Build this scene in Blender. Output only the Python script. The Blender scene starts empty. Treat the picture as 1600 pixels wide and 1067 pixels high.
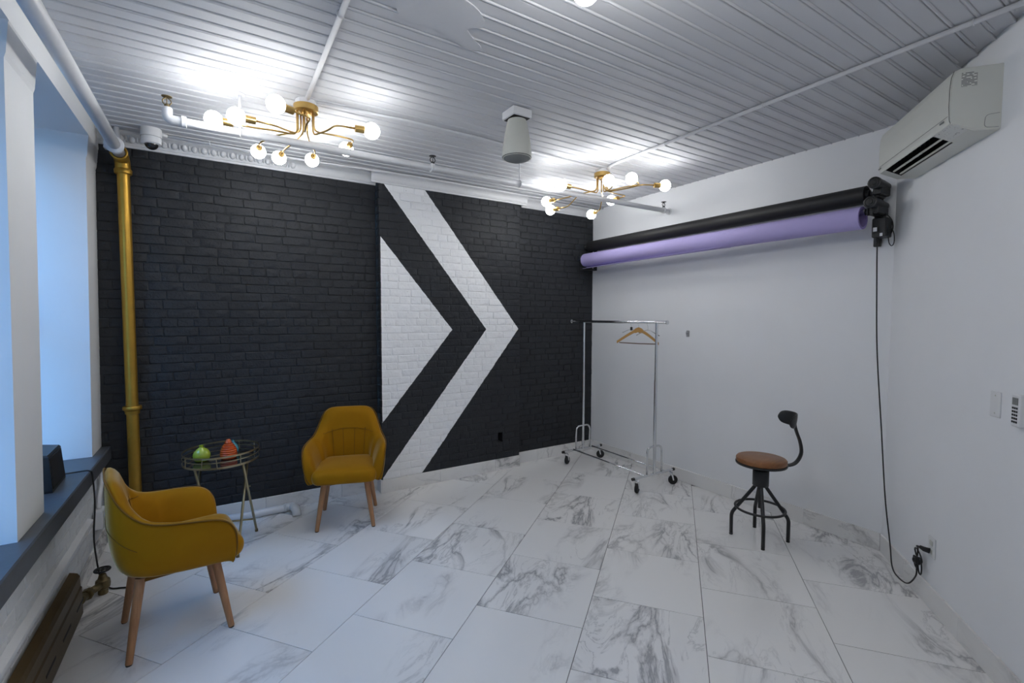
import bpy, math, random
from mathutils import Vector, Matrix
random.seed(7)
PI = math.pi
R = math.radians
scene = bpy.context.scene
COL = scene.collection

# ------------------------------------------------------------------ camera, sky, exposure
CAM_R = Vector((0.8453, -0.5343, 0.0026)); CAM_F = Vector((0.5335, 0.8443, -0.0506))
cam_data = bpy.data.cameras.new('camera'); cam = bpy.data.objects.new('camera', cam_data); COL.objects.link(cam)
cam_data.sensor_width = 36.0; cam_data.lens = 16.522; cam_data.clip_start = 0.02; cam_data.clip_end = 200
_f = CAM_F.normalized(); _r = (CAM_R - _f * CAM_R.dot(_f)).normalized(); _u = _r.cross(_f)
cam.matrix_world = Matrix(((_r.x, _u.x, -_f.x, 0), (_r.y, _u.y, -_f.y, 0), (_r.z, _u.z, -_f.z, 1.6), (0, 0, 0, 1)))
scene.camera = cam
SKY_STRENGTH = 6.6
BULB_STRENGTH = 31.5
world = bpy.data.worlds.new('sky'); scene.world = world; world.use_nodes = True
_nt = world.node_tree; _nt.nodes.clear()
# clear blue sky above the street, seen only through the two windows; it deepens evenly towards the zenith
_tc = _nt.nodes.new('ShaderNodeTexCoord'); _sx = _nt.nodes.new('ShaderNodeSeparateXYZ'); _rp = _nt.nodes.new('ShaderNodeValToRGB')
_rp.color_ramp.elements[0].position = 0.0; _rp.color_ramp.elements[0].color = (.24, .56, 1.0, 1)
_rp.color_ramp.elements[1].position = 1.0; _rp.color_ramp.elements[1].color = (.12, .42, 1.0, 1)
_bg = _nt.nodes.new('ShaderNodeBackground'); _bg.inputs['Strength'].default_value = SKY_STRENGTH
_wo = _nt.nodes.new('ShaderNodeOutputWorld')
_nt.links.new(_tc.outputs['Generated'], _sx.inputs[0]); _nt.links.new(_sx.outputs[2], _rp.inputs[0])
_nt.links.new(_rp.outputs[0], _bg.inputs[0]); _nt.links.new(_bg.outputs[0], _wo.inputs[0])
vs = scene.view_settings
vs.view_transform = 'Standard'; vs.look = 'None'; vs.gamma = 1.0; vs.use_curve_mapping = False
vs.exposure = 0.2
scene.cycles.use_denoising = True
scene.cycles.max_bounces = 7; scene.cycles.diffuse_bounces = 4
scene.cycles.use_adaptive_sampling = True; scene.cycles.adaptive_threshold = .03

# ------------------------------------------------------------------ room constants (metres)
YL, YM, YR = 4.29, 4.19, 4.28            # brick faces: left bay, chimney breast, right bay
XM0, XM1 = 1.25, 2.745                   # chimney breast
XB, YBC = 3.85, 1.315                    # right wall and the corner where it turns
XD = -0.695                              # window wall
ZC = 2.88                                # ceiling
YREAR = -1.2
DC = Vector((0.7840, 0.6207, 0)); NC = Vector((0.6207, -0.7840, 0))
T_END = (YBC - YREAR) / DC.y
XREAR = XB - T_END * DC.x
ROOM = [(XD, YREAR), (XREAR, YREAR), (XB, YBC), (XB, YL), (XD, YL)]

# ------------------------------------------------------------------ helpers
class MB:
    def __init__(s): s.v = []; s.f = []
    def add(s, vs_, fs):
        o = len(s.v); s.v += [tuple(v) for v in vs_]; s.f += [tuple(i + o for i in f) for f in fs]; return s
    def box(s, x0, x1, y0, y1, z0, z1):
        return s.add([(x0,y0,z0),(x1,y0,z0),(x1,y1,z0),(x0,y1,z0),(x0,y0,z1),(x1,y0,z1),(x1,y1,z1),(x0,y1,z1)],
                     [(0,3,2,1),(4,5,6,7),(0,1,5,4),(1,2,6,5),(2,3,7,6),(3,0,4,7)])
    def bbox(s, x0, x1, y0, y1, z0, z1, b):
        # box with every edge bevelled
        vs_ = []; idx = {}
        for i, x in enumerate((x0, x1)):
            for j, y in enumerate((y0, y1)):
                for k, z in enumerate((z0, z1)):
                    sx, sy, sz = (1, -1)[i], (1, -1)[j], (1, -1)[k]
                    for a, d in enumerate(((0, sy*b, sz*b), (sx*b, 0, sz*b), (sx*b, sy*b, 0))):
                        idx[(i, j, k, a)] = len(vs_); vs_.append((x+d[0], y+d[1], z+d[2]))
        g = lambda *t: idx[t]; fs = []
        for i in (0, 1): fs.append((g(i,0,0,0), g(i,1,0,0), g(i,1,1,0), g(i,0,1,0)))
        for j in (0, 1): fs.append((g(0,j,0,1), g(1,j,0,1), g(1,j,1,1), g(0,j,1,1)))
        for k in (0, 1): fs.append((g(0,0,k,2), g(1,0,k,2), g(1,1,k,2), g(0,1,k,2)))
        for i in (0, 1):
            for j in (0, 1): fs.append((g(i,j,0,0), g(i,j,1,0), g(i,j,1,1), g(i,j,0,1)))
        for i in (0, 1):
            for k in (0, 1): fs.append((g(i,0,k,0), g(i,1,k,0), g(i,1,k,2), g(i,0,k,2)))
        for j in (0, 1):
            for k in (0, 1): fs.append((g(0,j,k,1), g(1,j,k,1), g(1,j,k,2), g(0,j,k,2)))
        for i in (0, 1):
            for j in (0, 1):
                for k in (0, 1): fs.append((g(i,j,k,0), g(i,j,k,1), g(i,j,k,2)))
        return s.add(vs_, fs)
    def rings(s, rings, close=True, cap0=False, cap1=False):
        n = len(rings[0]); o = len(s.v)
        for r_ in rings: s.v += [tuple(p) for p in r_]
        m = n if close else n - 1
        for i in range(len(rings) - 1):
            for j in range(m):
                a = o + i*n + j; b = o + i*n + (j+1) % n
                s.f.append((a, b, b + n, a + n))
        if cap0: s.f.append(tuple(o + j for j in reversed(range(n))))
        if cap1: s.f.append(tuple(o + (len(rings)-1)*n + j for j in range(n)))
        return s
    def cyl(s, p0, p1, r0, r1=None, seg=16, caps=True):
        return s.tube([p0, p1], r0, seg, caps, r1)
    def tube(s, path, r, seg=10, caps=True, r_end=None, closed=False):
        P = [Vector(p) for p in path]; n = len(P); rings = []
        t0 = (P[1] - P[0]).normalized()
        a = Vector((0,0,1)) if abs(t0.z) < .9 else Vector((1,0,0))
        nrm = t0.cross(a).normalized()
        for i in range(n):
            if closed: t = (P[(i+1) % n] - P[i-1]).normalized()
            elif i == 0: t = t0
            elif i == n-1: t = (P[-1] - P[-2]).normalized()
            else: t = ((P[i+1]-P[i]).normalized() + (P[i]-P[i-1]).normalized()).normalized()
            nrm = (nrm - t * nrm.dot(t))
            nrm = nrm.normalized() if nrm.length > 1e-6 else t.orthogonal().normalized()
            bi = t.cross(nrm)
            rr = r if r_end is None else r + (r_end - r) * i / (n-1)
            if isinstance(r, (list, tuple)): rr = r[i]
            rings.append([P[i] + nrm*math.cos(2*PI*k/seg)*rr + bi*math.sin(2*PI*k/seg)*rr for k in range(seg)])
        if closed: rings.append(rings[0])
        return s.rings(rings, True, caps and not closed, caps and not closed)
    def lathe(s, prof, c=(0,0,0), seg=24, axis=None):
        # prof: (radius, height) from bottom to top
        M = Matrix.Identity(3)
        if axis is not None: M = Vector((0,0,1)).rotation_difference(Vector(axis).normalized()).to_matrix()
        c = Vector(c); rings = []
        for r_, h in prof:
            rings.append([c + M @ Vector((r_*math.cos(2*PI*k/seg), r_*math.sin(2*PI*k/seg), h)) for k in range(seg)])
        return s.rings(rings, True, prof[0][0] > 1e-5, prof[-1][0] > 1e-5)
    def sphere(s, c, r, seg=20, n=12, sc=(1,1,1)):
        c = Vector(c); rings = []
        for i in range(n+1):
            a = -PI/2 + PI*i/n; q = max(math.cos(a), 1e-4)
            rings.append([c + Vector((r*q*math.cos(2*PI*k/seg)*sc[0], r*q*math.sin(2*PI*k/seg)*sc[1], r*math.sin(a)*sc[2])) for k in range(seg)])
        return s.rings(rings)
    def torus(s, c, R_, r, seg=32, tseg=8, axis=(0,0,1)):
        M = Vector((0,0,1)).rotation_difference(Vector(axis).normalized()).to_matrix(); c = Vector(c)
        return s.tube([c + M @ Vector((R_*math.cos(2*PI*k/seg), R_*math.sin(2*PI*k/seg), 0)) for k in range(seg)], r, tseg, closed=True)
    def prism(s, poly, axis, a0, a1):
        # poly of 2D points extruded along x, y or z; the two remaining axes in cyclic order
        def mk(p, a): return {'x': (a, p[0], p[1]), 'y': (p[0], a, p[1]), 'z': (p[0], p[1], a)}[axis]
        n = len(poly)
        return s.add([mk(p, a0) for p in poly] + [mk(p, a1) for p in poly],
                     [tuple(range(n)), tuple(range(2*n-1, n-1, -1))] + [(i, i+n, (i+1) % n + n, (i+1) % n) for i in range(n)])
    def xf(s, M):
        s.v = [tuple(M @ Vector(v)) for v in s.v]; return s
    def build(s, name, mat, parent=None, smooth=False, world=False, angle=None, subsurf=0, fix=True):
        vs_ = [Vector(v) for v in s.v]; loc = Vector((0,0,0))
        if parent is not None and world:
            Mi = mat4(parent).inverted(); vs_ = [Mi @ v for v in vs_]
        if parent is None:
            lo = [min(v[i] for v in vs_) for i in range(3)]; hi = [max(v[i] for v in vs_) for i in range(3)]
            loc = Vector(((lo[0]+hi[0])/2, (lo[1]+hi[1])/2, lo[2])); vs_ = [v - loc for v in vs_]
        me = bpy.data.meshes.new(name); me.from_pydata(vs_, [], s.f); me.update()
        if fix:
            import bmesh
            bm = bmesh.new(); bm.from_mesh(me); bmesh.ops.recalc_face_normals(bm, faces=bm.faces); bm.to_mesh(me); bm.free()
        o = bpy.data.objects.new(name, me); COL.objects.link(o); o.location = loc
        if mat is not None: me.materials.append(mat)
        if smooth:
            me.polygons.foreach_set('use_smooth', [True]*len(me.polygons))
            if angle is not None: me.set_sharp_from_angle(angle=R(angle))
        if subsurf:
            md = o.modifiers.new('sub', 'SUBSURF'); md.levels = subsurf; md.render_levels = subsurf
        if parent is not None: o.parent = parent
        return o

def mat4(o):
    m = Matrix.Translation(o.location) @ o.rotation_euler.to_matrix().to_4x4()
    return mat4(o.parent) @ m if o.parent else m
def thing(name, label, cat, loc=(0,0,0), rotz=0.0, group=None):
    o = bpy.data.objects.new(name, None); COL.objects.link(o); o.location = loc; o.rotation_euler = (0,0,rotz)
    o.empty_display_size = .1
    return tag(o, label, cat, group)
def tag(o, label, cat, group=None):
    o['label'] = label; o['category'] = cat
    if group: o['group'] = group
    return o
def struct(o, label=None, cat=None):
    o['kind'] = 'structure'
    if label: o['label'] = label
    if cat: o['category'] = cat
    return o
def catmull(pts, n=6, closed=False):
    P = [Vector(p) for p in pts]; out = []; m = len(P)
    rng = range(m) if closed else range(m-1)
    for i in rng:
        p0 = P[i-1] if (i > 0 or closed) else P[0]*2 - P[1]
        p1 = P[i]; p2 = P[(i+1) % m]
        p3 = P[(i+2) % m] if (i+2 < m or closed) else P[-1]*2 - P[-2]
        for k in range(n):
            t = k/n
            out.append(.5*((2*p1) + (p2-p0)*t + (2*p0-5*p1+4*p2-p3)*t*t + (3*p1-p0-3*p2+p3)*t**3))
    if not closed: out.append(P[-1])
    return out
def fillet(pts, r, n=5):
    P = [Vector(p) for p in pts]; out = [P[0]]
    for i in range(1, len(P)-1):
        a = P[i-1]-P[i]; b = P[i+1]-P[i]; d = min(r, a.length*.45, b.length*.45)
        A = P[i] + a.normalized()*d; B = P[i] + b.normalized()*d
        for k in range(n+1):
            t = k/n; out.append(A*(1-t)**2 + P[i]*2*t*(1-t) + B*t*t)
    out.append(P[-1]); return out
def clip_poly(poly, region):
    # clip a polygon with a convex counter-clockwise region
    out = list(poly)
    for i in range(len(region)):
        a = region[i]; b = region[(i+1) % len(region)]
        def side(p): return (b[0]-a[0])*(p[1]-a[1]) - (b[1]-a[1])*(p[0]-a[0])
        inp, out = out, []
        for j in range(len(inp)):
            p, q = inp[j], inp[(j+1) % len(inp)]; sp, sq = side(p), side(q)
            if sp >= 0: out.append(p)
            if sp*sq < 0:
                t = sp/(sp-sq); out.append((p[0]+(q[0]-p[0])*t, p[1]+(q[1]-p[1])*t))
        if len(out) < 3: return []
    return out
def area(poly): return .5*sum(poly[i][0]*poly[(i+1) % len(poly)][1] - poly[(i+1) % len(poly)][0]*poly[i][1] for i in range(len(poly)))

# ------------------------------------------------------------------ materials
MATS = {}
def new_mat(name):
    m = bpy.data.materials.new(name); m.use_nodes = True; nt = m.node_tree
    return m, nt, nt.nodes['Principled BSDF']
def N(nt, t, **kw):
    n = nt.nodes.new(t)
    for k, v in kw.items(): setattr(n, k, v)
    return n
def math_n(nt, op, a, b=None):
    n = N(nt, 'ShaderNodeMath', operation=op)
    for i, x in enumerate((a, b)):
        if x is None: continue
        if isinstance(x, (int, float)): n.inputs[i].default_value = x
        else: nt.links.new(x, n.inputs[i])
    return n.outputs[0]
def mix_col(nt, fac, a, b):
    n = N(nt, 'ShaderNodeMix', data_type='RGBA')
    for sock, x in ((n.inputs[0], fac), (n.inputs[6], a), (n.inputs[7], b)):
        if isinstance(x, (int, float)): sock.default_value = x
        elif isinstance(x, (tuple, list)): sock.default_value = (*x, 1)
        else: nt.links.new(x, sock)
    return n.outputs[2]
def noise(nt, scale, detail=3, rough=.5, vec=None, dist=0):
    n = N(nt, 'ShaderNodeTexNoise'); n.inputs['Scale'].default_value = scale; n.inputs['Detail'].default_value = detail
    n.inputs['Roughness'].default_value = rough; n.inputs['Distortion'].default_value = dist
    if vec is not None: nt.links.new(vec, n.inputs['Vector'])
    return n
def ramp(nt, fac, stops):
    r_ = N(nt, 'ShaderNodeValToRGB'); nt.links.new(fac, r_.inputs[0]); e = r_.color_ramp.elements
    while len(e) < len(stops): e.new(.5)
    for el, (p, c) in zip(e, stops): el.position = p; el.color = (*c, 1) if isinstance(c, tuple) else (c, c, c, 1)
    return r_.outputs[0]
def bump(nt, bsdf, h, strength=.2, dist=.01):
    b = N(nt, 'ShaderNodeBump'); b.inputs['Strength'].default_value = strength; b.inputs['Distance'].default_value = dist
    nt.links.new(h, b.inputs['Height']); nt.links.new(b.outputs[0], bsdf.inputs['Normal'])
def geo_pos(nt): return N(nt, 'ShaderNodeNewGeometry').outputs['Position']
def objco(nt): return N(nt, 'ShaderNodeTexCoord').outputs['Object']

def plain(name, col, rough=.5, metal=0.0, spec=.5, var=.06, nscale=12, bstr=0.0, bscale=60, coat=0, sheen=None):
    m, nt, b = new_mat(name)
    b.inputs['Roughness'].default_value = rough; b.inputs['Metallic'].default_value = metal
    b.inputs['Specular IOR Level'].default_value = spec; b.inputs['Coat Weight'].default_value = coat
    n = noise(nt, nscale, 4, .6, objco(nt))
    c = mix_col(nt, n.outputs[0], tuple(x*(1-var) for x in col), tuple(min(1, x*(1+var)) for x in col))
    nt.links.new(c, b.inputs['Base Color'])
    if bstr: bump(nt, b, noise(nt, bscale, 3, .5, objco(nt)).outputs[0], bstr, .004)
    if sheen:
        b.inputs['Sheen Weight'].default_value = sheen[0]; b.inputs['Sheen Roughness'].default_value = sheen[1]
        b.inputs['Sheen Tint'].default_value = (*sheen[2], 1)
    MATS[name] = m; return m

def brick_paint():
    m, nt, b = new_mat('painted brick')
    pos = geo_pos(nt); sp = N(nt, 'ShaderNodeSeparateXYZ'); nt.links.new(pos, sp.inputs[0])
    x, z = sp.outputs[0], sp.outputs[2]
    wob = math_n(nt, 'MULTIPLY', math_n(nt, 'SUBTRACT', noise(nt, 45, 2, .5, pos).outputs[0], .5), .010)
    t = math_n(nt, 'ABSOLUTE', math_n(nt, 'SUBTRACT', z, 1.482))
    u = math_n(nt, 'ADD', math_n(nt, 'ADD', x, math_n(nt, 'MULTIPLY', t, .800)), wob)
    u2 = math_n(nt, 'ADD', math_n(nt, 'ADD', x, math_n(nt, 'MULTIPLY', t, .830)), wob)
    band = math_n(nt, 'MULTIPLY', math_n(nt, 'GREATER_THAN', u, 2.338), math_n(nt, 'LESS_THAN', u, 2.727))
    tri = math_n(nt, 'LESS_THAN', u2, 1.958)
    w = math_n(nt, 'MULTIPLY', math_n(nt, 'MAXIMUM', band, tri), math_n(nt, 'GREATER_THAN', x, XM0 + .012))
    n1 = noise(nt, 3.0, 4, .6, pos).outputs[0]
    black = mix_col(nt, n1, (.017, .019, .024), (.030, .033, .038))
    # chipped pits in the white paint
    pit = ramp(nt, noise(nt, 38, 5, .75, pos).outputs[0], [(.30, .0), (.34, 1.0)])
    white = mix_col(nt, pit, (.36, .36, .37), (.87, .88, .90))
    nt.links.new(mix_col(nt, w, black, white), b.inputs['Base Color'])
    b.inputs['Roughness'].default_value = .55; b.inputs['Specular IOR Level'].default_value = .3
    h = math_n(nt, 'ADD', noise(nt, 55, 4, .6, pos).outputs[0], math_n(nt, 'MULTIPLY', noise(nt, 14, 3, .6, pos).outputs[0], 1.2))
    bump(nt, b, h, .55, .006)
    return m
def marble():
    m, nt, b = new_mat('marble tile')
    oi = N(nt, 'ShaderNodeObjectInfo'); co = objco(nt)
    comb = N(nt, 'ShaderNodeCombineXYZ')
    nt.links.new(math_n(nt, 'MULTIPLY', oi.outputs['Random'], 37.0), comb.inputs[0])
    nt.links.new(math_n(nt, 'MULTIPLY', oi.outputs['Random'], 91.0), comb.inputs[1])
    nt.links.new(math_n(nt, 'MULTIPLY', oi.outputs['Random'], 13.0), comb.inputs[2])
    add = N(nt, 'ShaderNodeVectorMath', operation='ADD'); nt.links.new(co, add.inputs[0]); nt.links.new(comb.outputs[0], add.inputs[1])
    mp = N(nt, 'ShaderNodeMapping'); nt.links.new(add.outputs[0], mp.inputs[0])
    mp.inputs['Rotation'].default_value = (0, 0, R(24)); mp.inputs['Scale'].default_value = (.62, 1.55, 1.0)
    v = mp.outputs[0]
    n1 = noise(nt, 1.75, 8, .58, v, .9).outputs[0]
    vein = ramp(nt, math_n(nt, 'ABSOLUTE', math_n(nt, 'SUBTRACT', n1, .5)), [(0, 1.0), (.016, .42), (.05, 0.0)])
    n2 = noise(nt, 3.6, 8, .62, v, 1.4).outputs[0]
    vein2 = ramp(nt, math_n(nt, 'ABSOLUTE', math_n(nt, 'SUBTRACT', n2, .52)), [(0, .55), (.010, .2), (.03, 0.0)])
    mask = ramp(nt, noise(nt, 1.3, 3, .5, v).outputs[0], [(.46, 0.0), (.63, 1.0)])
    cloud = ramp(nt, noise(nt, 2.2, 4, .6, v).outputs[0], [(.45, 0.0), (.75, .14)])
    tot = math_n(nt, 'ADD', math_n(nt, 'MULTIPLY', math_n(nt, 'MAXIMUM', vein, vein2), mask), math_n(nt, 'MULTIPLY', cloud, mask))
    c = mix_col(nt, math_n(nt, 'MINIMUM', tot, .8), (.80, .795, .79), (.27, .27, .285))
    nt.links.new(c, b.inputs['Base Color'])
    b.inputs['Roughness'].default_value = .16; b.inputs['Specular IOR Level'].default_value = .5
    return m
def velvet():
    m, nt, b = new_mat('mustard velvet')
    co = objco(nt); n = noise(nt, 5, 4, .65, co, .6).outputs[0]; f = noise(nt, 900, 2, .5, co).outputs[0]
    c = mix_col(nt, n, (.27, .120, .0006), (.36, .165, .0015)); nt.links.new(c, b.inputs['Base Color'])
    b.inputs['Roughness'].default_value = .75; b.inputs['Specular IOR Level'].default_value = .15
    b.inputs['Sheen Weight'].default_value = .7; b.inputs['Sheen Roughness'].default_value = .28
    b.inputs['Sheen Tint'].default_value = (.95, .86, .55, 1)
    bump(nt, b, math_n(nt, 'ADD', f, math_n(nt, 'MULTIPLY', n, 3)), .12, .003)
    return m
def wood(name, c0, c1, rough=.45, scale=(3, 3, .5), wscale=9):
    m, nt, b = new_mat(name); mp = N(nt, 'ShaderNodeMapping'); nt.links.new(objco(nt), mp.inputs[0]); mp.inputs['Scale'].default_value = scale
    n = noise(nt, wscale, 6, .65, mp.outputs[0], 1.5).outputs[0]
    nt.links.new(mix_col(nt, ramp(nt, n, [(.3, 0.0), (.7, 1.0)]), c0, c1), b.inputs['Base Color'])
    b.inputs['Roughness'].default_value = rough; return m
def emission(name, col, strength):
    m = bpy.data.materials.new(name); m.use_nodes = True; nt = m.node_tree; nt.nodes.clear()
    e = N(nt, 'ShaderNodeEmission'); e.inputs[0].default_value = (*col, 1); e.inputs[1].default_value = strength
    o = N(nt, 'ShaderNodeOutputMaterial'); nt.links.new(e.outputs[0], o.inputs[0]); return m
def pane_glass():
    m = bpy.data.materials.new('window glass'); m.use_nodes = True; nt = m.node_tree; nt.nodes.clear()
    t = N(nt, 'ShaderNodeBsdfTransparent'); t.inputs[0].default_value = (.93, .96, .97, 1)
    g = N(nt, 'ShaderNodeBsdfGlossy'); g.inputs['Roughness'].default_value = .02
    lw = N(nt, 'ShaderNodeLayerWeight'); lw.inputs[0].default_value = .5
    fac = math_n(nt, 'ADD', math_n(nt, 'MULTIPLY', math_n(nt, 'POWER', lw.outputs['Facing'], 5.0), .5), .04)
    mx = N(nt, 'ShaderNodeMixShader'); nt.links.new(fac, mx.inputs[0]); nt.links.new(t.outputs[0], mx.inputs[1]); nt.links.new(g.outputs[0], mx.inputs[2])
    o = N(nt, 'ShaderNodeOutputMaterial'); nt.links.new(mx.outputs[0], o.inputs[0]); return m
def clear_plastic():
    m, nt, b = new_mat('clear plastic'); b.inputs['Transmission Weight'].default_value = .9; b.inputs['Roughness'].default_value = .12
    n = noise(nt, 30); nt.links.new(mix_col(nt, n.outputs[0], (.85, .87, .9), (.95, .95, .96)), b.inputs['Base Color']); return m
def print_marks(name, base, ink, sx, sz, thr=.53):
    # rows of small unreadable print
    m, nt, b = new_mat(name); sp = N(nt, 'ShaderNodeSeparateXYZ'); nt.links.new(objco(nt), sp.inputs[0])
    row = math_n(nt, 'FRACT', math_n(nt, 'MULTIPLY', sp.outputs[2], sz))
    cb = N(nt, 'ShaderNodeCombineXYZ'); nt.links.new(math_n(nt, 'MULTIPLY', sp.outputs[0], sx), cb.inputs[0])
    nt.links.new(math_n(nt, 'MULTIPLY', sp.outputs[1], sx), cb.inputs[1])
    nt.links.new(math_n(nt, 'MULTIPLY', math_n(nt, 'FLOOR', math_n(nt, 'MULTIPLY', sp.outputs[2], sz)), 7.3), cb.inputs[2])
    n = noise(nt, 1.0, 1, .5, cb.outputs[0]).outputs[0]
    ink_f = math_n(nt, 'MULTIPLY', math_n(nt, 'GREATER_THAN', n, thr), math_n(nt, 'GREATER_THAN', row, .42))
    nt.links.new(mix_col(nt, ink_f, base, ink), b.inputs['Base Color']); b.inputs['Roughness'].default_value = .5; return m

M_brick = brick_paint(); M_marble = marble(); M_velvet = velvet()
M_wall = plain('white wall paint', (.82, .835, .865), .55, var=.03, nscale=2.5, bstr=.12, bscale=7)
M_ceil = plain('white ceiling gloss paint', (.59, .60, .63), .6, spec=.22, var=.05, nscale=6, bstr=.25, bscale=30)
M_trim = plain('white gloss trim', (.66, .67, .69), .4, var=.05, nscale=9, bstr=.2, bscale=40)
M_plaster = plain('painted plaster', (.74, .755, .775), .6, var=.03, nscale=3, bstr=.15, bscale=8)
M_wbrick = plain('white painted old brick', (.60, .61, .62), .55, var=.12, nscale=18, bstr=.8, bscale=35)
M_sill = plain('slate grey sill paint', (.075, .082, .095), .4, var=.25, nscale=9, bstr=.15, bscale=25)
M_grout = plain('grey grout', (.16, .16, .16), .9)
M_gold = plain('gold paint', (.42, .24, .035), .38, metal=.75, var=.22, nscale=14, bstr=.15, bscale=50)
M_brass = plain('brushed brass', (.58, .38, .13), .3, metal=1.0, var=.1)
M_brass2 = plain('antique brass', (.42, .36, .22), .36, metal=1.0, var=.12)
M_oldbrass = plain('tarnished brass', (.17, .13, .065), .45, metal=.8, var=.25, nscale=30)
M_chrome = plain('chrome', (.72, .73, .75), .14, metal=1.0, var=.03)
M_rubber = plain('black rubber', (.012, .012, .013), .6)
M_blackp = plain('black plastic', (.016, .017, .019), .4, var=.1)
M_blackm = plain('black powder coat', (.013, .014, .016), .42, var=.1, bstr=.1, bscale=200)
M_cable = plain('black cable', (.009, .009, .010), .5)
M_wpipe = plain('white painted pipe', (.64, .65, .68), .42, var=.06, nscale=20, bstr=.25, bscale=60)
M_pvc = plain('white plastic pipe', (.72, .74, .77), .3, var=.03)
M_acw = plain('ivory plastic', (.60, .61, .57), .38, var=.02)
M_spk = plain('pale grey plastic', (.52, .53, .49), .5, var=.02)
M_grille = plain('grey grille cloth', (.22, .23, .23), .8, bstr=.3, bscale=400)
M_plastic_w = plain('white plastic', (.74, .75, .77), .35, var=.02)
M_dome = plain('smoked dome', (.012, .012, .014), .06, coat=.5)
M_leg = wood('beech leg', (.33, .155, .07), (.43, .215, .10), .5, (6, 6, .6))
M_seatwood = wood('stained wood seat', (.16, .062, .018), (.28, .115, .035), .38, (1.2, 6, 6), 6)
M_hang = wood('varnished hanger wood', (.42, .22, .06), (.52, .29, .09), .4, (2, 8, 8))
M_hang_bar = wood('dark hanger bar', (.10, .06, .035), (.16, .10, .06), .5)
M_green = plain('lime glaze', (.36, .46, .045), .13, var=.06, coat=.5)
M_orange = plain('orange glaze', (.56, .085, .012), .13, var=.10, coat=.5)
M_teal = plain('teal glaze', (.06, .28, .33), .15, coat=.5)
M_mirror = plain('dark tray glass', (.02, .021, .023), .06, coat=.6)
M_blackpaper = plain('black paper roll', (.012, .0125, .014), .55, var=.05)
M_purple = plain('lavender paper roll', (.42, .37, .68), .75, var=.02, nscale=3)
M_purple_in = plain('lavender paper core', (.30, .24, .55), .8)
M_card = plain('cardboard core', (.30, .22, .14), .8)
M_bronze = plain('bronze radiator paint', (.085, .055, .022), .42, metal=.25, var=.25, nscale=8, bstr=.15, bscale=30)
M_glass = pane_glass(); M_clear = clear_plastic()
M_bulb = emission('lit bulb', (1.0, 1.0, .985), BULB_STRENGTH)
M_street = plain('asphalt', (.045, .045, .047), .9, var=.2)
M_seam = plain('velvet seam', (.17, .075, .001), .9)
M_darkvent = plain('dark vent', (.008, .008, .009), .6)
M_label = print_marks('rating label print', (.60, .61, .57), (.16, .16, .16), 45, 150, .40)
M_panel = print_marks('panel print', (.62, .63, .61), (.22, .22, .22), 120, 90, .66)

# ------------------------------------------------------------------ floor with separate marble tiles
floor_o = MB().prism([(-1.0, YREAR-.2), (XREAR+.2, YREAR-.2), (XB+.2, YBC-.1), (XB+.2, YL+.2), (-1.0, YL+.2)], 'z', -.12, -.0055).build('floor', M_grout)
struct(floor_o, 'white marble tile floor with grey veins laid on the diagonal', 'floor')
PHI = R(51.4783); DU = (math.sin(PHI), math.cos(PHI)); DV = (math.cos(PHI), -math.sin(PHI))
TW, TL, V0 = .5948, .5993, -2.8030
OFF = {0: .2435, 1: .5405}
g = .0017
room_in = [(XD, YREAR), (XREAR, YREAR), (XB, YBC), (XB, YL), (XD, YL)]
tile_rot = math.atan2(DU[1], DU[0])
for k in range(-4, 12):
    for n in range(-6, 14):
        u0 = OFF[k % 2] + n*TL; v0 = V0 + k*TW
        q = [(u0+g, v0+g), (u0+TL-g, v0+g), (u0+TL-g, v0+TW-g), (u0+g, v0+TW-g)]
        poly = [(a*DU[0]+b*DV[0], a*DU[1]+b*DV[1]) for a, b in q]
        if area(poly) < 0: poly.reverse()
        poly = clip_poly(poly, room_in)
        if len(poly) < 3 or area(poly) < .004: continue
        c = ((u0+TL/2)*DU[0]+(v0+TW/2)*DV[0], (u0+TL/2)*DU[1]+(v0+TW/2)*DV[1])
        ca, sa = math.cos(-tile_rot), math.sin(-tile_rot)
        loc = [((x-c[0])*ca-(y-c[1])*sa, (x-c[0])*sa+(y-c[1])*ca) for x, y in poly]
        mb = MB(); nn = len(loc); cx = sum(p[0] for p in loc)/nn; cy = sum(p[1] for p in loc)/nn
        ins = []
        for x, y in loc:
            d = math.hypot(x-cx, y-cy) or 1; ins.append((x-(x-cx)/d*.0012, y-(y-cy)/d*.0012))
        mb.add([(x, y, -.005) for x, y in loc] + [(x, y, -.0006) for x, y in loc] + [(x, y, 0) for x, y in ins],
               [tuple(range(2*nn, 3*nn))] + [(i, (i+1) % nn, (i+1) % nn+nn, i+nn) for i in range(nn)] + [(i+nn, (i+1) % nn+nn, (i+1) % nn+2*nn, i+2*nn) for i in range(nn)])
        t = mb.build('floor_tile', M_marble, floor_o)
        t.location = Vector((c[0], c[1], 0)) - floor_o.location; t.rotation_euler = (0, 0, tile_rot)

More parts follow.
